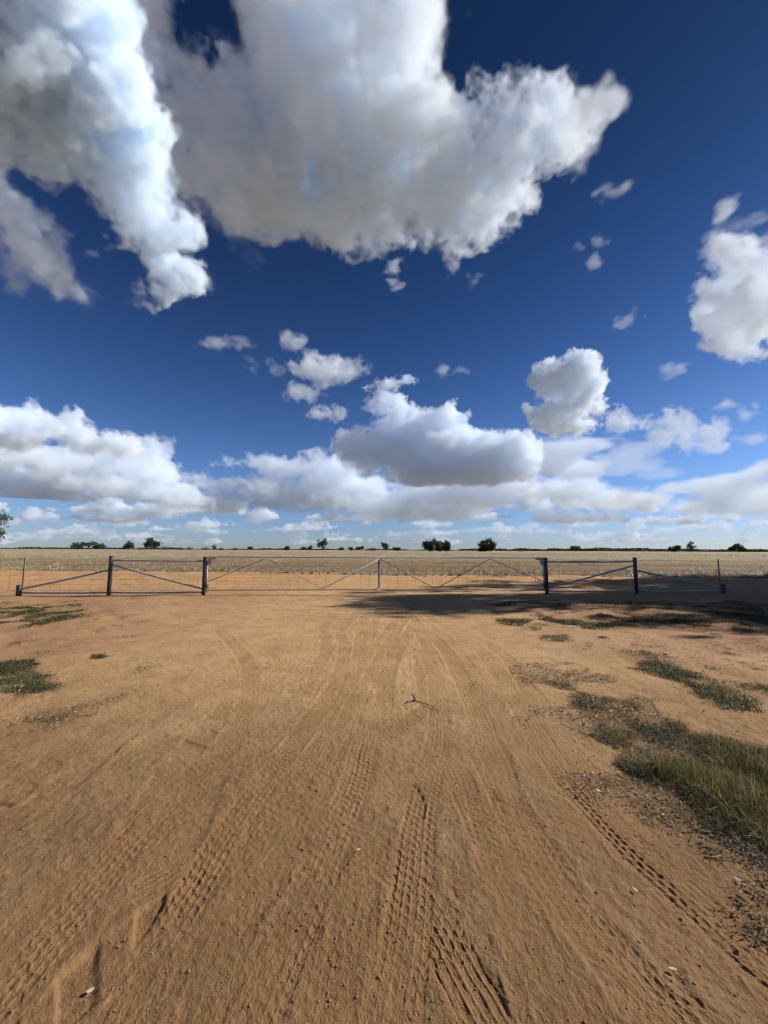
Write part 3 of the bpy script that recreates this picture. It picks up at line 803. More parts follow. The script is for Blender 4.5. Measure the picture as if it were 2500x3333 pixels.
GREEN = [(0.0, (.034, .044, .018)), (0.45, (.066, .078, .032)), (0.75, (.12, .115, .055)), (1.0, (.26, .20, .11))]
DULL = [(0.0, (.040, .040, .022)), (0.5, (.070, .066, .036)), (0.8, (.14, .105, .06)), (1.0, (.28, .21, .12))]
LUSH = [(0.0, (.036, .040, .016)), (0.4, (.082, .086, .030)), (0.7, (.20, .165, .06)), (0.85, (.22, .15, .075)), (1.0, (.36, .28, .14))]
def grass_patch(name, label, parts, stops, seed, trans=0.35):
    """parts: (outline in photo pixels, count, height, width, lean, clump, ragged, dry share)"""
    rng = np.random.default_rng(seed)
    VV, FF, TT, off = [], [[], []], [], 0
    for pix, n, hgt, wid, lean, clump, ragged, dry in parts:
        P, v = scatter(pix, n, rng, clump, ragged)
        n = len(P)
        if not n: continue
        vig = np.clip(0.45 + 0.22 * v + 0.5 * fbm(P[:, 0], P[:, 1], 0.35, 2, seed + 50), 0.25, 1.5)
        H = hgt * vig * rng.uniform(0.45, 1.25, n)
        P[:, 2] -= 0.01
        V, F, nv = blades(P, H, wid * rng.uniform(0.6, 1.3, n), np.clip(rng.normal(lean, 0.35, n), 0.05, 1.6), rng)
        t = np.clip(0.36 + 0.20 * fbm(P[:, 0], P[:, 1], 0.9, 2, seed) + rng.normal(0, 0.16, n), 0, 0.8)
        t = np.where(rng.random(n) < dry, rng.uniform(0.85, 1.0, n), t)
        VV.append(V); TT.append(np.repeat(t, nv))
        for k, f in enumerate(F): FF[k].append(f + off)
        off += len(V)
    o = mesh_obj(name, np.concatenate(VV), [np.concatenate(f) for f in FF if f], plant_material(name + '_blades', stops, trans), attrs={'tint': np.concatenate(TT)})
    tag(o, label, 'grass', kind='stuff')
    return o

def build_grass():
    grass_patch('verge_grass', 'thick green and straw coloured grass bulging in from the right side of the track', [
        ([(1850,2235),(1960,2262),(2090,2310),(2250,2370),(2500,2400),(2680,2420),(2760,2900),(2560,2850),(2400,2790),(2300,2700),(2190,2610),(2080,2540),(1980,2440),(1900,2340)], 90000, 0.050, 0.006, 1.05, 0.3, 0.28, 0.5),
        ([(1790,2222),(1960,2250),(2120,2310),(2280,2375),(2200,2500),(2080,2450),(1970,2370),(1870,2290)], 34000, 0.060, 0.006, 1.05, 0.35, 0.25, 0.6),
        ([(1990,2430),(2150,2550),(2330,2690),(2560,2800),(2560,2880),(2330,2790),(2180,2670),(2030,2540)], 24000, 0.065, 0.006, 1.0, 0.3, 0.2, 0.3),
        ([(2150,2390),(2330,2380),(2500,2400),(2700,2430),(2720,2820),(2500,2790),(2380,2700),(2250,2590),(2160,2500)], 28000, 0.105, 0.0055, 0.95, 0.5, 0.45, 0.36),
        ([(2330,2400),(2480,2400),(2680,2440),(2650,2620),(2480,2600),(2360,2520)], 8000, 0.19, 0.005, 0.65, 0.7, 0.5, 0.4)], LUSH, 1)
    grass_patch('verge_grass', 'dark green clump of grass further back at the right edge', [
        ([(2270,2250),(2390,2245),(2600,2235),(2720,2260),(2700,2390),(2540,2385),(2400,2360)], 10000, 0.09, 0.007, 0.95, 0.8, 0.4, 0.25)], GREEN, 2)
    grass_patch('verge_grass', 'narrow slanting strip of short green grass on bare soil at the right', [
        ([(1905,2132),(1990,2140),(2080,2150),(2180,2180),(2262,2212),(2215,2226),(2110,2195),(2040,2170),(1935,2152)], 5000, 0.06, 0.008, 0.95, 1.0, 0.25, 0.25)], GREEN, 3)
    grass_patch('verge_grass', 'low grey green grass in a wide band in front of the right fence panel', [
        ([(1640,2022),(1760,2004),(1950,2006),(2200,2004),(2500,1996),(2750,2000),(2750,2050),(2500,2046),(2250,2052),(2000,2054),(1760,2046)], 44000, 0.085, 0.011, 0.8, 0.4, 0.6, 0.2),
        ([(1600,1968),(1800,1958),(2100,1960),(2400,1962),(2750,1960),(2750,2000),(2400,1998),(2000,2002),(1700,1996)], 26000, 0.07, 0.012, 0.8, 0.5, 0.7, 0.2),
        ([(1760,2085),(1830,2080),(1890,2090),(1860,2104),(1790,2100)], 1600, 0.06, 0.009, 0.8, 0.9, 0.3, 0.2)], DULL, 4)
    grass_patch('verge_grass', 'oval green grass patch in front of the left fence panel', [
        ([(-80,1990),(60,1978),(170,1980),(255,1992),(270,2016),(190,2032),(60,2034),(-80,2026)], 18000, 0.09, 0.010, 0.8, 0.7, 0.6, 0.25),
        ([(-100,1966),(150,1960),(330,1972),(430,2004),(400,2040),(200,2052),(-100,2046)], 14000, 0.05, 0.012, 0.9, 0.7, 0.8, 0.4)], GREEN, 5)
    grass_patch('verge_grass', 'bright green grass patch at the left edge of the track', [
        ([(-120,2178),(40,2160),(130,2165),(150,2200),(110,2240),(40,2270),(-120,2310)], 15000, 0.085, 0.008, 0.8, 0.7, 0.45, 0.22),
        ([(-120,2300),(60,2270),(160,2215),(230,2240),(180,2290),(60,2330),(-120,2370)], 5000, 0.035, 0.009, 0.9, 1.0, 0.4, 0.35)], GREEN, 6)
    grass_patch('verge_ground_cover', 'low dry brown growth and dead stems under and around the right verge grass', [
        ([(1810,2215),(1960,2250),(2120,2305),(2280,2365),(2500,2400),(2720,2430),(2720,2900),(2540,2870),(2380,2800),(2260,2730),(2120,2640),(2010,2540),(1930,2430),(1860,2320)], 110000, 0.036, 0.007, 1.1, 0.25, 0.25, 0.25)], [(0, (.034, .028, .016)), (.5, (.062, .050, .027)), (.8, (.11, .080, .045)), (1, (.30, .22, .13))], 12, 0.2)
    rng = np.random.default_rng(9)
    small = []
    for (x, y, s) in [(1965,2640,.16),(2030,2612,.14),(2130,2690,.12),(2120,2655,.10),(2440,3030,.22),(2490,3080,.2),(2460,3060,.2),(2280,2750,.12),(2330,2800,.12),(1960,2555,.12),(1890,2350,.13),(1830,2270,.13),(1900,2230,.1),
                      (1850,2300,.16),(2380,2140,.2),(2440,2150,.25),(2480,2160,.25),(2290,2190,.2),(2230,2130,.2),(2330,2110,.25),(2470,2110,.25),(2150,2120,.2),(2050,2110,.2),(1970,2090,.2),(2400,2200,.2),(2200,2285,.15),(2350,2290,.2),
                      (140,2080,.35),(120,2128,.3),(20,2095,.25),(400,2075,.25),(60,2100,.2),(310,2050,.3),(380,2040,.3),(260,2250,.12),(180,2310,.1),(2000,2480,.14),(2030,2520,.12),(1985,2400,.12)]:
        c = ground_at(x, y)[:2]
        k = 7
        P = [(c[0] + s * math.cos(t) * rng.uniform(.5, 1.2), c[1] + s * .8 * math.sin(t) * rng.uniform(.5, 1.2)) for t in np.linspace(0, 2 * np.pi, k, endpoint=False)]
        small.append(np.array(P))
    global gpoly
    keep = gpoly
    gpoly = lambda p: np.asarray(p) if not isinstance(p, list) else keep(p)
    grass_patch('scattered_weeds', 'little flat weeds and seedlings dotted over the bare soil on both verges',
        [(p, 240, 0.05, 0.008, 1.0, 0.8, 0.10, 0.12) for p in small], DULL, 8)
    gpoly = keep
    # dry crumbs, bark and dead leaf litter on the verges
    lap('grass')

def build_stubble():
    rng = np.random.default_rng(21)
    VV, FF, TT, off = [], [[], []], [], 0
    def add(P, H, W, lean, az=None, tint=None):
        nonlocal off
        V, F, nv = blades(P, H, W, lean, rng, segs=1, az=az)
        VV.append(V); TT.append(np.repeat(tint, nv)); FF[0].append(F[-1] + off); off += len(V)
    # standing stubble in drilled rows that run away from the fence
    N1 = 150000
    u = rng.random(N1)
    y = FIELD_Y - 0.3 + 230 * (u ** 2.6)
    half = y * 1.12 + 4
    x = rng.uniform(-1, 1, N1) * half
    row = 0.55
    tilt = 0.012
    xr = np.round((x - tilt * y) / row) * row + tilt * y + rng.normal(0, 0.06, N1)
    x = np.where(y < 120, xr, x)
    # two wheel lines through the paddock, and thin or heavy spots
    wl = np.minimum(np.abs(x + 0.25 - 0.0 * y), np.abs(x - 2.1))
    dens = 0.55 + 0.5 * fbm(x, y * 0.35, 2.2, 3, 5)
    k = (rng.random(N1) < np.clip(0.45 + 1.5 * fbm(x, y * 0.2, 0.9, 3, 15) * (1 - 0.75 * sstep(45, 110, y)) + 0.4 * (dens - .55) + 0.45 * sstep(60, 150, y), 0.04, 1)) & ~((wl < 0.22) & (rng.random(N1) < 0.85))
    x, y = x[k], y[k] - FIELD_S * np.clip(x[k], -60, 60); n = len(x)
    P = np.column_stack((x, y, ground_z(x, y)))
    grow = np.clip(y / 40, 1, 4)
    t = np.clip(0.55 + 0.25 * fbm(x * 0.3, y * 0.1, 1.5, 2, 6) + rng.normal(0, 0.2, n), 0, 1)
    add(P, rng.uniform(0.10, 0.24, n) * np.clip(0.8 + 0.3 * fbm(x, y, 3.0, 2, 8), 0.5, 1.3), 0.028 * grow * rng.uniform(0.6, 1.4, n), np.clip(rng.normal(0.25, 0.2, n), 0, 1), tint=t)
    # the trampled, flattened straw along the paddock's edge
    n = 42000
    y = FIELD_Y - 1.2 + np.abs(rng.normal(0, 3.6, n)); x = rng.uniform(-1, 1, n) * (y * 1.12 + 3)
    k = 1.5 * fbm(x, y * 0.22, 1.1, 3, 12) + 0.05 - 1.4 * (1 - sstep(FIELD_Y - 1.2, FIELD_Y + 1.2, y)) > rng.uniform(-0.9, 0.5, n)
    x, y = x[k], y[k] - FIELD_S * np.clip(x[k], -60, 60); n = len(x)
    P = np.column_stack((x, y, ground_z(x, y) + rng.uniform(0, 0.06, n)))
    add(P, rng.uniform(0.2, 0.6, n), 0.036 * rng.uniform(0.6, 1.5, n), np.clip(rng.normal(1.25, 0.3, n), 0.5, 1.65), az=rng.normal(0.4, 0.8, n), tint=np.clip(rng.normal(0.62, 0.22, n), 0, 1))
    o = mesh_obj('stubble', np.concatenate(VV), [np.concatenate(FF[0])],
        plant_material('bleached_straw', [(0, (.13, .09, .05)), (.35, (.27, .21, .125)), (.7, (.45, .375, .25)), (1, (.70, .63, .48))], 0.2, 0.55, 0.3), attrs={'tint': np.concatenate(TT)})
    tag(o, 'bleached straw stubble standing in rows over the paddock behind the gate', 'stubble', kind='stuff')
    lap('stubble %d' % off)

# ---------------------------------------------------------------- trees
def tube_arrays(pts, radii, sides=6):
    pts = np.asarray(pts, float); n = len(pts)
    T = np.gradient(pts, axis=0); T /= np.linalg.norm(T, axis=1)[:, None] + 1e-9
    a = np.cross(T, (0.31, 0.95, 0.12)); a /= np.linalg.norm(a, axis=1)[:, None] + 1e-9
    b = np.cross(T, a)
    ang = np.linspace(0, 2 * np.pi, sides, endpoint=False)
    V = pts[:, None] + (np.cos(ang)[None, :, None] * a[:, None] + np.sin(ang)[None, :, None] * b[:, None]) * np.asarray(radii)[:, None, None]
    i = np.arange(n - 1)[:, None] * sides; j = np.arange(sides)[None]; j2 = (j + 1) % sides
    F = np.stack((i + j, i + j2, i + sides + j2, i + sides + j), -1).reshape(-1, 4)
    return V.reshape(-1, 3), F
def tree_arrays(rng, H, W, trunk_share, nlimb, leaves, leaf, flat=0.55, lean=0.0, levels=2, fill=0.5):
    """a gum-like tree at the origin: wood tubes and bunches of leaf-sized faces hung round the limb ends"""
    wv, wf, off = [], [], 0
    def tube(p, r, s):
        nonlocal off
        V, F = tube_arrays(p, r, s); wv.append(V); wf.append(F + off); off += len(V)
    r0 = H * 0.03
    th = H * trunk_share
    top = np.array((lean * th, 0.15 * lean * th, th))
    k = np.linspace(0, 1, 6)[:, None]
    tp = k * top + np.concatenate((np.zeros((1, 3)), rng.normal(0, 0.02 * H, (5, 3)) * (1, 1, 0)))
    tube(tp, r0 * (1.25 - 0.6 * k[:, 0]), 7)
    tips = []
    def limb(base, d, length, r, level):
        n = 5
        p = [base]; dd = d.copy()
        for i in range(n):
            dd = dd + rng.normal(0, 0.16, 3) + np.array((0, 0, 0.05)); dd /= np.linalg.norm(dd)
            p.append(p[-1] + dd * length / n)
        p = np.array(p)
        tube(p, r * np.linspace(1, 0.4, n + 1), 5 if level else 6)
        if level >= levels: tips.append(p[-1]); tips.append(p[-3]); return
        for i in range(3 if level else 4):
            b = p[rng.integers(2, n + 1)]
            nd = dd * 0.5 + rng.normal(0, 0.7, 3) * (1, 1, flat); nd /= np.linalg.norm(nd)
            limb(b, nd, length * rng.uniform(0.45, 0.7), r * 0.5, level + 1)
        tips.append(p[-1])
    for i in range(nlimb):
        a = 2 * np.pi * (i + rng.uniform(-0.3, 0.3)) / nlimb
        up = rng.uniform(0.35, 1.2)
        d = np.array((math.cos(a), math.sin(a), up)); d /= np.linalg.norm(d)
        reach = (W * 0.5 / max(0.35, math.hypot(d[0], d[1]))) * 0.55
        limb(tp[rng.integers(3, 6)], d, min(reach, (H - th) * 0.8), r0 * 0.6, 0)
    tips = np.array(tips)
    # keep within the wanted outline
    c = np.array((lean * H * 0.6, 0, 0))
    zz = tips[:, 2]
    tips = tips[(zz > th * 0.6)]
    sc = np.array((W * 0.42, W * 0.42, 1.0))
    m = np.abs(tips - c).max(0)
    f = np.array((min(1.4, sc[0] / (m[0] + 1e-6)), min(1.4, sc[1] / (m[1] + 1e-6)), 1))
    zmax = tips[:, 2].max()
    def fit(p):
        q = (p - c) * f + c
        w = np.clip(p[:, 2] / th, 0, 1)[:, None]
        q = p * (1 - w) + q * w
        q[:, 2] = np.where(p[:, 2] > th, th + (p[:, 2] - th) * (H * 0.93 - th) / (zmax - th), p[:, 2])
        return q
    tips = fit(tips)
    wood = fit(np.concatenate(wv))
    nt_ = len(tips)
    which = rng.integers(0, nt_, leaves)
    rad = rng.uniform(0.6, 1.3, nt_) * W * 0.085 * (1 + fill)
    d = rng.normal(0, 1, (leaves, 3)); d /= np.linalg.norm(d, axis=1)[:, None]
    rr = rng.random(leaves) ** 0.45
    pos = tips[which] + d * (rad[which] * rr)[:, None] * (1, 1, 0.75)
    pos[:, 2] = np.maximum(pos[:, 2], th * 0.55)
    # drooping leaf sprays: each a long narrow four-cornered face
    a = rng.uniform(0, 2 * np.pi, leaves)
    ax = np.stack((np.cos(a) * 0.7, np.sin(a) * 0.7, rng.normal(-0.6, 0.5, leaves)), 1); ax /= np.linalg.norm(ax, axis=1)[:, None]
    sd = np.cross(ax, rng.normal(0, 1, (leaves, 3))); sd /= np.linalg.norm(sd, axis=1)[:, None] + 1e-9
    l = leaf * rng.uniform(0.6, 1.4, leaves)[:, None]; w = l * rng.uniform(0.3, 0.5, (leaves, 1))
    LV = np.stack((pos - ax * l, pos + sd * w, pos + ax * l, pos - sd * w), 1).reshape(-1, 3)
    LF = (np.arange(leaves) * 4)[:, None] + np.arange(4)[None]
    tint = np.clip(rng.normal(0.45, 0.2, nt_)[which] * 0.5 + rng.normal(0.25, 0.15, leaves), 0, 1)
    return wood, np.concatenate(wf), LV, LF, np.repeat(tint, 4)

def bark_material():
    m, nt, out = new_mat('grey_bark')
    g = N(nt, 'ShaderNodeTexCoord')
    n = noise_node(nt, g.outputs['Object'], 3.0, 5, 0.6)
    b = N(nt, 'ShaderNodeBsdfPrincipled')
    L(nt, ramp(nt, n, [(.3, (.05, .04, .032)), (.7, (.16, .13, .105))]), b.inputs['Base Color'])
    b.inputs['Roughness'].default_value = 0.9
    L(nt, b.outputs[0], out.inputs['Surface'])
    return m

def build_trees():
    bark = bark_material()
    leafm = plant_material('gum_leaves', [(0, (.022, .032, .016)), (.5, (.045, .058, .026)), (1, (.095, .105, .048))], 0.22, 0.5, 0.3)
    def tree(name, label, x, y, H, W, seed, trunk_share=0.3, nlimb=5, leaves=900, leaf=0.3, lean=0.0, group=None, fill=0.5, levels=2, rot=0.0):
        rng = np.random.default_rng(seed)
        wv, wf, lv, lf, ti = tree_arrays(rng, H, W, trunk_share, nlimb, leaves, leaf, lean=lean, fill=fill, levels=levels)
        root = bpy.data.objects.new(name, None); COL.objects.link(root)
        root.location = (x, y, -0.15); root.rotation_euler.z = rot
        mesh_obj('trunk', wv, [wf], bark, root, smooth=True)
        mesh_obj('crown', lv, [lf], leafm, root, attrs={'tint': ti})
        tag(root, label, 'tree' if name != 'shrub' else 'shrub', group)
        return root
    # trees standing about the paddock, each by its place in the photo: (x, width, height, metres away, kind, label)
    G = 'lone trees far out on the paddock'
    far = [
        (252, 34, 24, 620, 'r', 'small round tree, the left one of three close together far left'),
        (289, 38, 28, 620, 'o', 'thin topped tree in the middle of three close together far left'),
        (321, 36, 21, 640, 'r', 'low spreading tree, the right one of three close together far left'),
        (419, 42, 29, 600, 'r', 'dense rounded tree between the far left trio and the tall wide tree'),
        (491, 56, 40, 560, 'w', 'tall wide spreading tree behind the left fence bay'),
        (696, 15, 21, 620, 't', 'narrow upright tree rising above low shrubs left of the gate'),
        (814, 22, 11, 700, 'r', 'tiny round tree by itself behind the left gate leaf'),
        (934, 24, 14, 700, 'r', 'tiny rounded tree at the left end of the thin tree line'),
        (986, 24, 11, 760, 'o', 'tiny pale open tree behind the left gate leaf'),
        (1012, 21, 16, 700, 'r', 'small tree just left of the tall dark tree behind the left leaf'),
        (1049, 38, 42, 520, 'w', 'tall dark tree with a bare side limb behind the left gate leaf'),
        (1112, 22, 10, 760, 'r', 'tiny tree, first of a row of three right of the tall dark tree'),
        (1141, 20, 12, 760, 'r', 'tiny tree, second of a row of three right of the tall dark tree'),
        (1171, 38, 14, 720, 'o', 'broad low tree, last of a row of three right of the tall dark tree'),
        (1255, 31, 29, 560, 'w', 'leaning round tree just right of where the gate leaves meet'),
        (1290, 34, 10, 740, 'r', 'low tree beside the leaning one near the gate middle'),
        (1395, 44, 36, 460, 'd', 'dense dark tree at the left of the big clump behind the right leaf'),
        (1425, 50, 42, 470, 'd', 'tallest bushy tree of the big clump behind the right gate leaf'),
        (1455, 34, 37, 450, 'd', 'looser tree at the right of the big clump behind the right leaf'),
        (1582, 64, 42, 480, 'd', 'big round topped tree standing alone behind the right gate leaf'),
        (1874, 34, 20, 560, 'w', 'small umbrella shaped tree behind the right fence bay'),
        (2198, 44, 21, 520, 'w', 'wide flat topped tree left of the tall sparse one'),
        (2251, 32, 37, 500, 'o', 'tall sparse tree with layered tufts above the far wood'),
        (2404, 48, 28, 480, 'w', 'flat topped spreading tree nearest the right edge')]
    for i, (px, w, h, d, kd, lab) in enumerate(far):
        p = at_y(px, 1795, d)
        s = d / FPX * 1.0
        H = h * s + 0.4; W = w * s
        kw = dict(r=dict(trunk_share=0.22, leaves=800, fill=0.9), o=dict(trunk_share=0.35, leaves=480, fill=0.25, nlimb=5), w=dict(trunk_share=0.3, leaves=1100, fill=0.6, nlimb=6),
                  t=dict(trunk_share=0.25, leaves=500, fill=0.9, nlimb=4), d=dict(trunk_share=0.14, leaves=1700, fill=1.0, nlimb=7))[kd]
        tree('gum_tree', lab, p[0], d, H, W, 500 + i, leaf=W * 0.055 + 0.18, group=G, lean=0.06 * ((i % 3) - 1), rot=i * 1.3, **kw)
    G2 = 'low shrubs along the far edge of the paddock'
    shr = [(537, 50, 11, 'long low shrub right of the tall wide tree at left'), (456, 26, 8, 'small shrub filling the gap before the tall wide tree'), (586, 24, 8, 'first of two small shrubs left of the gate post'),
           (618, 26, 10, 'second of two small shrubs left of the gate post'), (667, 33, 10, 'rounded shrub left of the narrow upright tree'), (719, 30, 7, 'flat shrub right of the narrow upright tree'),
           (766, 14, 6, 'tiny shrub between the flat shrub and the lone round tree'), (1690, 15, 6, 'tiny shrub on the skyline over the right gate leaf'), (1215, 50, 7, 'long flat shrub left of the leaning tree')]
    for i, (px, w, h, lab) in enumerate(shr):
        d = 650
        p = at_y(px, 1795, d); s = d / FPX
        tree('shrub', lab, p[0], d, h * s + 0.3, w * s, 600 + i, trunk_share=0.12, leaves=420, leaf=0.55, fill=1.1, nlimb=6, group=G2, levels=1, rot=i)
    # the tree whose outer boughs reach into the left edge of the picture
    p = at_y(-128, 1790, 62)
    tree('gum_tree', 'nearer dark gum tree leaning in at the left edge with bare twigs', p[0], 62, 12.6, 12.5, 77, trunk_share=0.38, nlimb=7, leaves=9000, leaf=0.19, fill=0.2, levels=2)
    # roadside gums out of view to the right; their shade lies over the right gate leaf
    for i, (x, y, H, W, n) in enumerate(((29.6, 17.6, 19.6, 9.6, 15000), (31.5, 15.0, 17.5, 10.5, 15000), (38.5, 15.6, 18.0, 12.0, 13000), (33.0, 22.6, 20.0, 9.6, 9500), (40.0, 23.5, 18.0, 10.0, 9000), (46.0, 17.5, 17.0, 13.0, 12000))):
        tree('gum_tree', 'tall roadside gum tree outside the right side of the view', x, y, H, W, 800 + i, trunk_share=0.28, nlimb=7, leaves=n, leaf=0.25, fill=0.6, group='roadside gums casting the shade')
    # a far wood that reads as one dark line along the horizon
    rng = np.random.default_rng(31)
    VV, TT = [], []
    def band(x0, x1, d, hfun, n, leaf):
        px = rng.uniform(x0, x1, n)
        X = (px - W0 / 2) / FPX * d; Y = d + rng.uniform(0, 60, n)
        hh = np.clip(hfun(px), 0.2, None) * d / FPX
        Z = hh * rng.random(n) ** 0.8
        a = rng.normal(0, 1, (n, 3)); a /= np.linalg.norm(a, axis=1)[:, None]
        b = np.cross(a, rng.normal(0, 1, (n, 3))); b /= np.linalg.norm(b, axis=1)[:, None]
        c = np.stack((X, Y, Z), 1)
        l = leaf * rng.uniform(0.5, 1.5, (n, 1))
        VV.append(np.stack((c - a * l, c + b * l * .7, c + a * l, c - b * l * .7), 1).reshape(-1, 3)); TT.append(np.repeat(np.clip(rng.normal(.3, .2, n), 0, 1), 4))
    nz = lambda p, s, sd: fbm(p / s, p * 0, 1.0, 4, sd)
    band(1500, 2700, 1500, lambda p: 5.0 + 5.5 * np.exp(-((p - 2050) / 260) ** 2) + 2.4 * nz(p, 30, 3) + 1.6 * sstep(2250, 2420, p), 16000, 2.2)
    band(-250, 760, 1400, lambda p: 3.6 + 3.0 * nz(p, 26, 4) - 2.2 * sstep(500, 760, p), 9000, 1.9)
    band(760, 1500, 1500, lambda p: 2.6 + 3.0 * nz(p, 30, 5), 7000, 1.9)
    V = np.concatenate(VV); n = len(V) // 4
    o = mesh_obj('treeline', V, [(np.arange(n) * 4)[:, None] + np.arange(4)[None]], leafm, attrs={'tint': np.concatenate(TT)})
    tag(o, 'thin dark line of far bush along the horizon behind the paddock', 'far trees', kind='stuff')
    lap('trees')

# ---------------------------------------------------------------- gate, fence
def metal(name, col, rough, metallic, streak=0.5):
    m, nt, out = new_mat(name)
    g = N(nt, 'ShaderNodeTexCoord')
    mp = N(nt, 'ShaderNodeMapping'); L(nt, g.outputs['Object'], mp.inputs[0]); mp.inputs['Scale'].default_value = (3, 3, 3)
    n = noise_node(nt, mp.outputs[0], 6, 5, 0.65)
    c = mixc(nt, ramp(nt, n, [(.35, 0.0), (.7, streak)]), col, tuple(v * 0.62 for v in col))
    n2 = noise_node(nt, g.outputs['Object'], 28, 3, 0.6)
    c = mixc(nt, ramp(nt, n2, [(.62, 0.0), (.75, 0.5)]), c, (.16, .11, .075))
    b = N(nt, 'ShaderNodeBsdfPrincipled')
    L(nt, c, b.inputs['Base Color'])
    b.inputs['Metallic'].default_value = metallic
    L(nt, ramp(nt, n, [(.3, rough - .1), (.7, rough + .12)]), b.inputs['Roughness'])
    L(nt, b.outputs[0], out.inputs['Surface'])
    return m
class MB:
    def __init__(self): self.v, self.f, self.n = [], [], 0
    def tube(self, p, r, sides=10, caps=True):
        p = np.asarray(p, float)
        r = np.full(len(p), r) if np.isscalar(r) else np.asarray(r)
        if caps:
            d0 = p[0] - p[1]; d1 = p[-1] - p[-2]
            p = np.vstack((p[:1] + d0 * 1e-4, p, p[-1:] + d1 * 1e-4)); r = np.concatenate(([1e-4], r, [1e-4]))
        V, F = tube_arrays(p, r, sides)
        self.v.append(V); self.f.append(F + self.n); self.n += len(V); return self
    def box(self, c, sx, sy, sz, ux=(1, 0, 0), uz=(0, 0, 1), bev=0.006):
        """a box with chamfered long edges; c is its centre"""
        ux = np.array(ux, float); ux /= np.linalg.norm(ux); uz = np.array(uz, float); uz /= np.linalg.norm(uz)
        uy = np.cross(uz, ux)
        hx, hy, b = sx / 2, sy / 2, bev
        ring = [(hx - b, -hy), (hx, -hy + b), (hx, hy - b), (hx - b, hy), (-hx + b, hy), (-hx, hy - b), (-hx, -hy + b), (-hx + b, -hy)]
        lv = [(-sz / 2, 0.0), (-sz / 2, 1.0), (sz / 2 - bev, 1.0), (sz / 2, 0.93), (sz / 2, 0.0)]
        V = np.array([np.array(c) + ux * x * k + uy * y * k + uz * z for z, k in lv for x, y in ring])
        m = len(ring)
        F = np.array([[i * m + j, i * m + (j + 1) % m, (i + 1) * m + (j + 1) % m, (i + 1) * m + j] for i in range(len(lv) - 1) for j in range(m)])
        self.v.append(V); self.f.append(F + self.n); self.n += len(V); return self
    def build(self, name, mat, parent=None, smooth=False):
        o = mesh_obj(name, np.concatenate(self.v), [np.concatenate(self.f)], mat, parent, smooth=smooth)
        if smooth: o.data.shade_smooth() if hasattr(o.data, 'shade_smooth') else None
        return o
def rounded(p, r=0.06, n=5):
    """round the inner corners of a path"""
    p = [np.array(q, float) for q in p]
    out = [p[0]]
    for i in range(1, len(p) - 1):
        a = p[i - 1] - p[i]; b = p[i + 1] - p[i]
        ra = min(r, np.linalg.norm(a) * .45); rb = min(r, np.linalg.norm(b) * .45)
        a = p[i] + a / np.linalg.norm(a) * ra; b = p[i] + b / np.linalg.norm(b) * rb
        for t in np.linspace(0, 1, n): out.append((1 - t) ** 2 * a + 2 * t * (1 - t) * p[i] + t * t * b)
    out.append(p[-1])
    return out

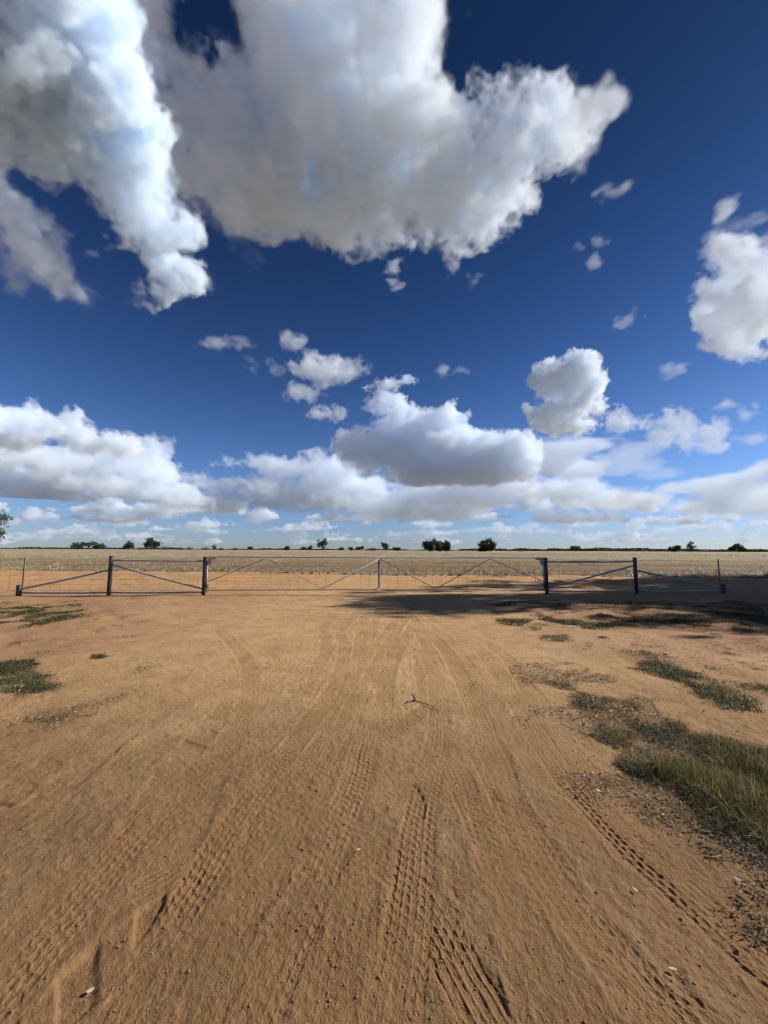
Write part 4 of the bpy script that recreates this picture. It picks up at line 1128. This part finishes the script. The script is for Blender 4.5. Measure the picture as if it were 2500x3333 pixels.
def build_gate():
    galv = metal('galvanised_pipe', (.40, .40, .385), 0.55, 0.15)
    post = metal('weathered_steel_post', (.050, .053, .065), 0.5, 0.25, 0.4)
    wire = metal('fence_wire', (.24, .235, .225), 0.6, 0.4)
    rusty = metal('rusty_picket', (.24, .19, .15), 0.8, 0.2)
    bases = [(62, 1939), (357, 1937.5), (662, 1937), (1791.5, 1935.5), (2070, 1931.5), (2343.5, 1929.5)]
    G = np.array([ground_at(*b)[:2] for b in bases])
    # one straight fence line through the six feet
    c = G.mean(0); u = np.linalg.svd(G - c)[2][0]; u = u if u[0] > 0 else -u
    feet = [c + u * ((g - c) @ u) for g in G]
    U3 = np.array((u[0], u[1], 0)); N3 = np.array((u[1], -u[0], 0))       # N3 points to the viewer
    def on_line(px, py):
        """the point of the fence plane seen at this pixel"""
        d = ray(px, py)
        t = ((c - CP[:2]) @ N3[:2]) / (d[:2] @ N3[:2])
        return CP + d * t
    def empty(name, p, label, cat, group=None):
        o = bpy.data.objects.new(name, None); COL.objects.link(o); o.location = p
        tag(o, label, cat, group); return o
    def local(root, arr): return [np.asarray(a, float) - np.array(root.location) for a in arr]
    def steel_post(root, foot, top_z, w=0.098, z0=-0.3):
        b = MB()
        ctr = np.array((foot[0], foot[1], (top_z + z0) / 2)) - np.array(root.location)
        b.box(ctr, w, w, top_z - z0, ux=U3, bev=0.008)
        o = b.build('post', post, root)
        cap = MB(); cap.box(ctr + np.array((0, 0, (top_z - z0) / 2 + 0.008)), w + 0.012, w + 0.012, 0.014, ux=U3, bev=0.003)
        cap.build('cap', post, o)
        return o
    def pipe(root, name, a, b, r, mat, flat=True):
        a, b = local(root, (a, b))
        d = (b - a); l = np.linalg.norm(d)
        k = np.linspace(0, 1, 9)
        sag = -0.006 * np.sin(np.pi * k) * l / 3
        P = a + d * k[:, None]; P[:, 2] += sag
        rr = np.full(9, r); rr[0] = rr[-1] = r * (0.75 if flat else 1)
        return MB().tube(P, rr, 12).build(name, mat, root, smooth=True)
    # ---- the two welded end assemblies
    for side, ids, lab in (('l', (0, 1, 2), 'galvanised pipe fence panel left of the gate in full sun, with low stump post'),
                           ('r', (5, 4, 3), 'galvanised pipe fence panel right of the gate standing in tree shade')):
        root = empty('fence_end_panel', (feet[ids[2]][0], feet[ids[2]][1], 0), lab, 'fence panel', 'pipe end panels either side of the gate')
        s = 1 if side == 'l' else -1
        stump, mid, gp = [feet[i] for i in ids]
        steel_post(root, gp, 1.285); steel_post(root, mid, 1.30); steel_post(root, stump, 0.33, 0.12)
        off = s * 0.058
        f3 = lambda p, z, o=0: np.array((p[0] + u[0] * o, p[1] + u[1] * o, z))
        pipe(root, 'top_rail', f3(mid, 1.165, off), f3(gp, 1.145, -off), 0.034, galv)
        pipe(root, 'bottom_rail', f3(mid, 0.095, off), f3(gp, 0.095, -off), 0.034, galv)
        pipe(root, 'bottom_rail', f3(stump, 0.10, off), f3(mid, 0.095, -off), 0.034, galv)
        pipe(root, 'brace', f3(mid, 1.01, off), f3(gp, 0.215, -off), 0.034, galv)
        b = pipe(root, 'brace', f3(stump, 0.215, off), f3(mid, 0.83, -off), 0.033, galv)
        # netting behind: plain wires along, thin uprights across
        w = MB()
        far = f3(stump, 0, -s * 6.0)
        back = -N3 * 0.058
        for z in (0.16, 0.36, 0.52, 0.68, 0.84, 1.02, 1.20):
            P = np.array([f3(gp, z), f3(mid, z + .005), f3(stump, z - .01), f3(stump, z - 0.02, -s * 6.0)]) + back
            w.tube(np.array(local(root, P)), 0.0034 if z < 1.0 else 0.0042, 4)
        k = 0.32
        L0 = np.linalg.norm(np.array(gp) - np.array(stump)) + 6.0
        for i in range(int(L0 / k)):
            o_ = -s * (0.2 + i * k)
            P = np.array([f3(gp, 0.16, o_), f3(gp, 0.84, o_ + 0.006 * math.sin(i * 2.3))]) + back
            w.tube(np.array(local(root, P)), 0.0028, 4)
        w.build('netting', wire, root)
        # the slim picket standing at the outer stump
        pk = empty('fence_picket', (stump[0], stump[1], 0), 'slim rusty steel picket standing behind the left stump post' if side == 'l' else 'slim rusty steel picket standing behind the right stump post', 'fence picket', 'steel pickets at the outer stumps')
        q = MB()
        bx = -N3 * 0.085 + U3 * (0.02 * s)
        q.box(bx + np.array((0, 0, .49)), 0.045, 0.009, 1.52, ux=U3, bev=0.002)
        q.box(bx + np.array((0, 0, .49)) - N3 * 0.0185, 0.009, 0.028, 1.52, ux=U3, bev=0.002)
        q.build('picket_bar', rusty, pk)
        for z in (1.20, 1.02, .84):
            tie = MB()
            tie.tube([bx + N3 * .012 + U3 * x + np.array((0, 0, z)) for x in (-.03, 0, .03)], 0.003, 5)
            tie.build('wire_tie', wire, pk)
    # a stray loop of wire hanging off the right top rail
    a, b = on_line(1875, 1832), on_line(1935, 1832)
    P = [a + (b - a) * t + np.array((0, 0, -0.075 * 4 * t * (1 - t) * (0.7 + .6 * t))) + N3 * 0.045 for t in np.linspace(0, 1, 14)]
    o = MB().tube(P, 0.008, 6).build('wire_loop', rusty, smooth=True)
    tag(o, 'slack loop of dark wire hanging from the right top rail', 'wire')
    # ---- the two gate leaves
    for side, gp, lab in (('l', feet[2], 'left leaf of the double pipe and mesh farm gate, with latch chain'), ('r', feet[3], 'right leaf of the double pipe and mesh farm gate, tree shade behind it')):
        s = 1 if side == 'l' else -1
        mid = on_line(1234, 1921)
        org = np.array((gp[0], gp[1], 0)) + U3 * s * 0.09
        Lg = abs((np.array((mid[0], mid[1], 0)) - org) @ U3) - 0.022
        root = empty('farm_gate', org, lab, 'gate', 'leaves of the double gate')
        p3 = lambda t, z, o=0.0: U3 * s * t + np.array((0, 0, z)) + N3 * o
        zt, zb = 1.275, 0.165
        fr = rounded([p3(0.0, zb), p3(Lg, zb), p3(Lg, zt), p3(0.0, zt + 0.01)], 0.13, 8)
        MB().tube(fr, 0.017, 10).build('frame', galv, root, smooth=True)
        MB().tube([p3(0, zb - .07), p3(0, zt - .1)], 0.022, 10).build('hinge_stile', galv, root, smooth=True)
        zz = rounded([p3(0.02, 0.44), p3(Lg * .335, zt - .03), p3(Lg * .668, zb + .03), p3(Lg - .02, zt - .06)], 0.07, 5)
        MB().tube([q + N3 * 0.030 for q in zz], 0.0135, 8).build('zigzag_brace', galv, root, smooth=True)
        w = MB()
        for z in (0.26, 0.36, 0.46, 0.57, 0.69, 0.82, 0.97, 1.12):
            w.tube([p3(0.02, z, -.012), p3(Lg / 2, z - .004, -.012), p3(Lg - .02, z, -.012)], 0.0027, 4)
        n = int(Lg / 0.30)
        for i in range(1, n):
            t = i * Lg / n
            w.tube([p3(t, zb, -.012), p3(t + .004 * math.sin(i * 1.7), zt, -.012)], 0.0026, 4)
        w.build('wire_mesh', wire, root)
        # pressed corner plate with a slot at the hinge end, and the hinge gudgeons
        g = MB()
        yv = 0.026
        out = [(0.0, zt + .025), (0.30, zt + .02), (0.31, zt - .02), (0.17, zt - .12), (0.11, zt - .25), (0.0, zt - .27)]
        slot = [(0.085, zt - .155), (0.20, zt - .05), (0.225, zt - .075), (0.11, zt - .18)]
        for zc, th in ((0, .008),):
            V = []
            for o_ in (yv, yv + th):
                V += [p3(x, z, o_) for x, z in out] + [p3(x, z, o_) for x, z in slot]
            ring = [(0, 1, 7, 6), (1, 2, 8, 7), (2, 3, 8, 8), (3, 4, 9, 8), (4, 5, 9, 9), (5, 0, 6, 9)]
            quads = [(0, 1, 7, 6), (5, 0, 6, 9)]; tris = [(1, 2, 7), (2, 8, 7), (2, 3, 8), (3, 4, 9), (3, 9, 8), (4, 5, 9)]
            fq = [q for q in quads] + [tuple(v + 10 for v in q[::-1]) for q in quads]
            ft = [q for q in tris] + [tuple(v + 10 for v in q[::-1]) for q in tris]
            fq += [(i, (i + 1) % 6, (i + 1) % 6 + 10, i + 10) for i in range(6)] + [(6 + i, 16 + i, 16 + (i + 1) % 4, 6 + (i + 1) % 4) for i in range(4)]
            mesh_obj('corner_plate', np.array(V), [np.array(fq), np.array(ft)], galv, root)
        for z in (0.30, 1.08):
            h = MB()
            for dz in (-.035, .035): h.tube([p3(-.05, z + dz, .0), p3(.09, z + dz, .0)], 0.012, 8)
            h.tube([p3(0, z - .07), p3(0, z + .07)], 0.030, 10)
            h.build('hinge', post, root, smooth=True)
        if side == 'l':
            la = MB()
            ch = [p3(Lg - .03 + .05 * math.sin(t * 2), zt - .16 - .2 * t, .03 + .01 * math.cos(t * 9)) for t in np.linspace(0, 1, 16)]
            la.tube(ch, 0.009, 6)
            la.tube([p3(Lg - .02, zt - .17, .025), p3(Lg + .07, zt - .17, .025)], 0.012, 8)
            la.build('latch_chain', post, root, smooth=True)
    lap('gate')

def build_litter():
    rng = np.random.default_rng(3)
    m, nt, out = new_mat('dry_twig')
    b = N(nt, 'ShaderNodeBsdfPrincipled'); g = N(nt, 'ShaderNodeTexCoord')
    L(nt, ramp(nt, noise_node(nt, g.outputs['Object'], 25, 4), [(.35, (.10, .065, .04)), (.65, (.26, .18, .11))]), b.inputs['Base Color'])
    b.inputs['Roughness'].default_value = 0.85
    L(nt, b.outputs[0], out.inputs['Surface'])
    pm, nt, out = new_mat('bleached_leaf')
    b = N(nt, 'ShaderNodeBsdfPrincipled'); g = N(nt, 'ShaderNodeTexCoord')
    L(nt, ramp(nt, noise_node(nt, g.outputs['Object'], 30, 4), [(.35, (.34, .25, .16)), (.65, (.46, .37, .26))]), b.inputs['Base Color'])
    b.inputs['Roughness'].default_value = 0.8
    L(nt, b.outputs[0], out.inputs['Surface'])
    sm, nt, out = new_mat('pale_stone')
    b = N(nt, 'ShaderNodeBsdfPrincipled'); g = N(nt, 'ShaderNodeTexCoord')
    L(nt, ramp(nt, noise_node(nt, g.outputs['Object'], 40, 4), [(.35, (.17, .095, .045)), (.65, (.27, .16, .075))]), b.inputs['Base Color'])
    b.inputs['Roughness'].default_value = 0.9
    L(nt, b.outputs[0], out.inputs['Surface'])
    def twig(label, pix, r):
        mb = MB()
        P0 = None
        for path in pix:
            P = np.array([ground_at(*q) for q in path]); C, s = resample(P[:, :2], 0.03)
            z = ground_z(C[:, 0], C[:, 1])
            z = np.convolve(np.pad(z, 4, 'edge'), np.ones(9) / 9, 'valid') + r * 1.2 + 0.004
            w = np.column_stack((C + rng.normal(0, r * .4, C.shape), z))
            if P0 is None: P0 = w[0].copy()
            mb.tube(w - P0, r * np.linspace(1, .45, len(w)), 6)
        o = mb.build('twig', m, smooth=True); o.location = P0
        tag(o, label, 'twig')
    twig('pale forked twig lying across the tracks in mid view', [[(1322,2290),(1345,2284),(1375,2292),(1400,2300),(1432,2318)], [(1352,2286),(1356,2270),(1346,2258)]], 0.0065)
    twig('thin curved twig standing out in the wheel marks below the forked one', [[(1352,2560),(1378,2590),(1392,2630),(1388,2676)]], 0.004)
    twig('crooked dark twig beside the right verge grass', [[(2000,2435),(2025,2424),(2060,2430),(2110,2440)]], 0.005)
    twig('short straight straw stalk near the verge low at right', [[(2292,2796),(2345,2788)]], 0.004)
    def leaf(label, px, py, l, a):
        n = 9
        p = ground_at(px, py); p[2] = float(ground_z(p[0], p[1])) + 0.012
        t = np.linspace(0, 1, n); w = l * 0.30 * np.sin(np.pi * np.clip(t * .96 + .02, 0, 1)) ** .8 * (1 - .3 * t)
        V = []
        for k in range(n):
            z = 0.25 * l * (t[k] - .4) ** 2
            V += [(l * (t[k] - .5), -w[k], z + .12 * w[k]), (l * (t[k] - .5), 0, z - .1 * w[k]), (l * (t[k] - .5), w[k], z + .35 * w[k])]
        F = [[3 * k + j, 3 * k + j + 1, 3 * k + j + 4, 3 * k + j + 3] for k in range(n - 1) for j in range(2)]
        o = mesh_obj('dry_leaf', np.array(V), [np.array(F)], pm); o.location = p; o.rotation_euler = (0.1, 0.1, a)
        sol = o.modifiers.new('thickness', 'SOLIDIFY'); sol.thickness = 0.0015
        tag(o, label, 'leaf')
    leaf('pale curled dry leaf on bare soil low in the right half', 2068, 2912, 0.028, 1.9)
    leaf('small pale dry leaf on the soil just left of the middle wheel mark', 1166, 2782, 0.023, .5)
    leaf('buff dry leaf among tractor lug marks low at left', 294, 3216, 0.026, .8)
    leaf('grey curled dry leaf low near the bottom right', 2190, 3170, 0.031, 2.9)
    leaf('pale dry leaf lying on the verge grass rim', 1990, 2322, 0.046, .3)
    leaf('white dry leaf in the verge beside the pale one', 2058, 2318, 0.041, 1.2)
    # loose crumbs and small stones
    n = 5000
    d = 1.1 + 8 * rng.random(n) ** 1.8; a = rng.uniform(-.85, .85, n)
    x, y = np.sin(a) * d, np.cos(a) * d
    r = rng.lognormal(math.log(.0024), .35, n) * (1 + d * .10)
    ico = np.array([(0, 0, 1), (.894, 0, .447), (.276, .851, .447), (-.724, .526, .447), (-.724, -.526, .447), (.276, -.851, .447), (.724, .526, -.447), (-.276, .851, -.447), (-.894, 0, -.447), (-.276, -.851, -.447), (.724, -.526, -.447), (0, 0, -1)])
    fi = np.array([(0,1,2),(0,2,3),(0,3,4),(0,4,5),(0,5,1),(1,6,2),(2,7,3),(3,8,4),(4,9,5),(5,10,1),(6,7,2),(7,8,3),(8,9,4),(9,10,5),(10,6,1),(11,7,6),(11,8,7),(11,9,8),(11,10,9),(11,6,10)])
    V = ico[None] * (r[:, None, None] * rng.uniform(.6, 1.35, (n, 12, 1))) * np.array((1, 1, .7)) + np.stack((x, y, ground_z(x, y) + r * .3), 1)[:, None]
    F = (np.arange(n) * 12)[:, None, None] + fi[None]
    o = mesh_obj('gravel', V.reshape(-1, 3), [F.reshape(-1, 3)], sm, smooth=True)
    tag(o, 'loose crumbs of soil and tiny stones over the wheel marks', 'gravel', kind='stuff')
    # dead leaf and bark litter on the verges
    P = []
    for pix, k in (([(1780,2190),(1960,2230),(2150,2330),(2100,2500),(2300,2740),(2420,2850),(2250,2780),(2050,2600),(1930,2420),(1800,2280)], 7500), ([(0,2250),(200,2190),(300,2230),(200,2320),(0,2370)], 1600),
                   ([(0,1960),(400,1970),(460,2040),(200,2060),(0,2060)], 2000), ([(1650,2000),(2500,1990),(2500,2060),(1800,2070)], 3000), ([(1900,2090),(2500,2080),(2500,2230),(2250,2240)], 1600)):
        q, v = scatter(pix, k, rng, 0.9, 0.4); P.append(q)
    P = np.concatenate(P); n = len(P)
    a = rng.uniform(0, 6.28, n); l = rng.uniform(.006, .015, n) * (.9 + np.hypot(P[:, 0], P[:, 1]) * .05)
    ax = np.stack((np.cos(a), np.sin(a), rng.normal(0, .3, n)), 1); sd = np.stack((-np.sin(a), np.cos(a), rng.normal(0, .4, n)), 1)
    c = P + np.array((0, 0, .012))
    V = np.stack((c - ax * l[:, None], c + sd * l[:, None] * .3, c + ax * l[:, None], c - sd * l[:, None] * .3), 1).reshape(-1, 3)
    o = mesh_obj('leaf_litter', V, [(np.arange(n) * 4)[:, None] + np.arange(4)[None]], plant_material('litter', [(0, (.06, .04, .028)), (.6, (.17, .12, .075)), (.9, (.33, .26, .18)), (1, (.6, .55, .46))], .05, .8, .1), attrs={'tint': np.repeat(rng.random(n) ** 1.5, 4)})
    tag(o, 'dead leaves and bark crumbs strewn along the verges', 'leaf litter', kind='stuff')
    lap('litter')

build_ground()
build_gate()
build_stubble()
build_grass()
build_trees()
build_litter()
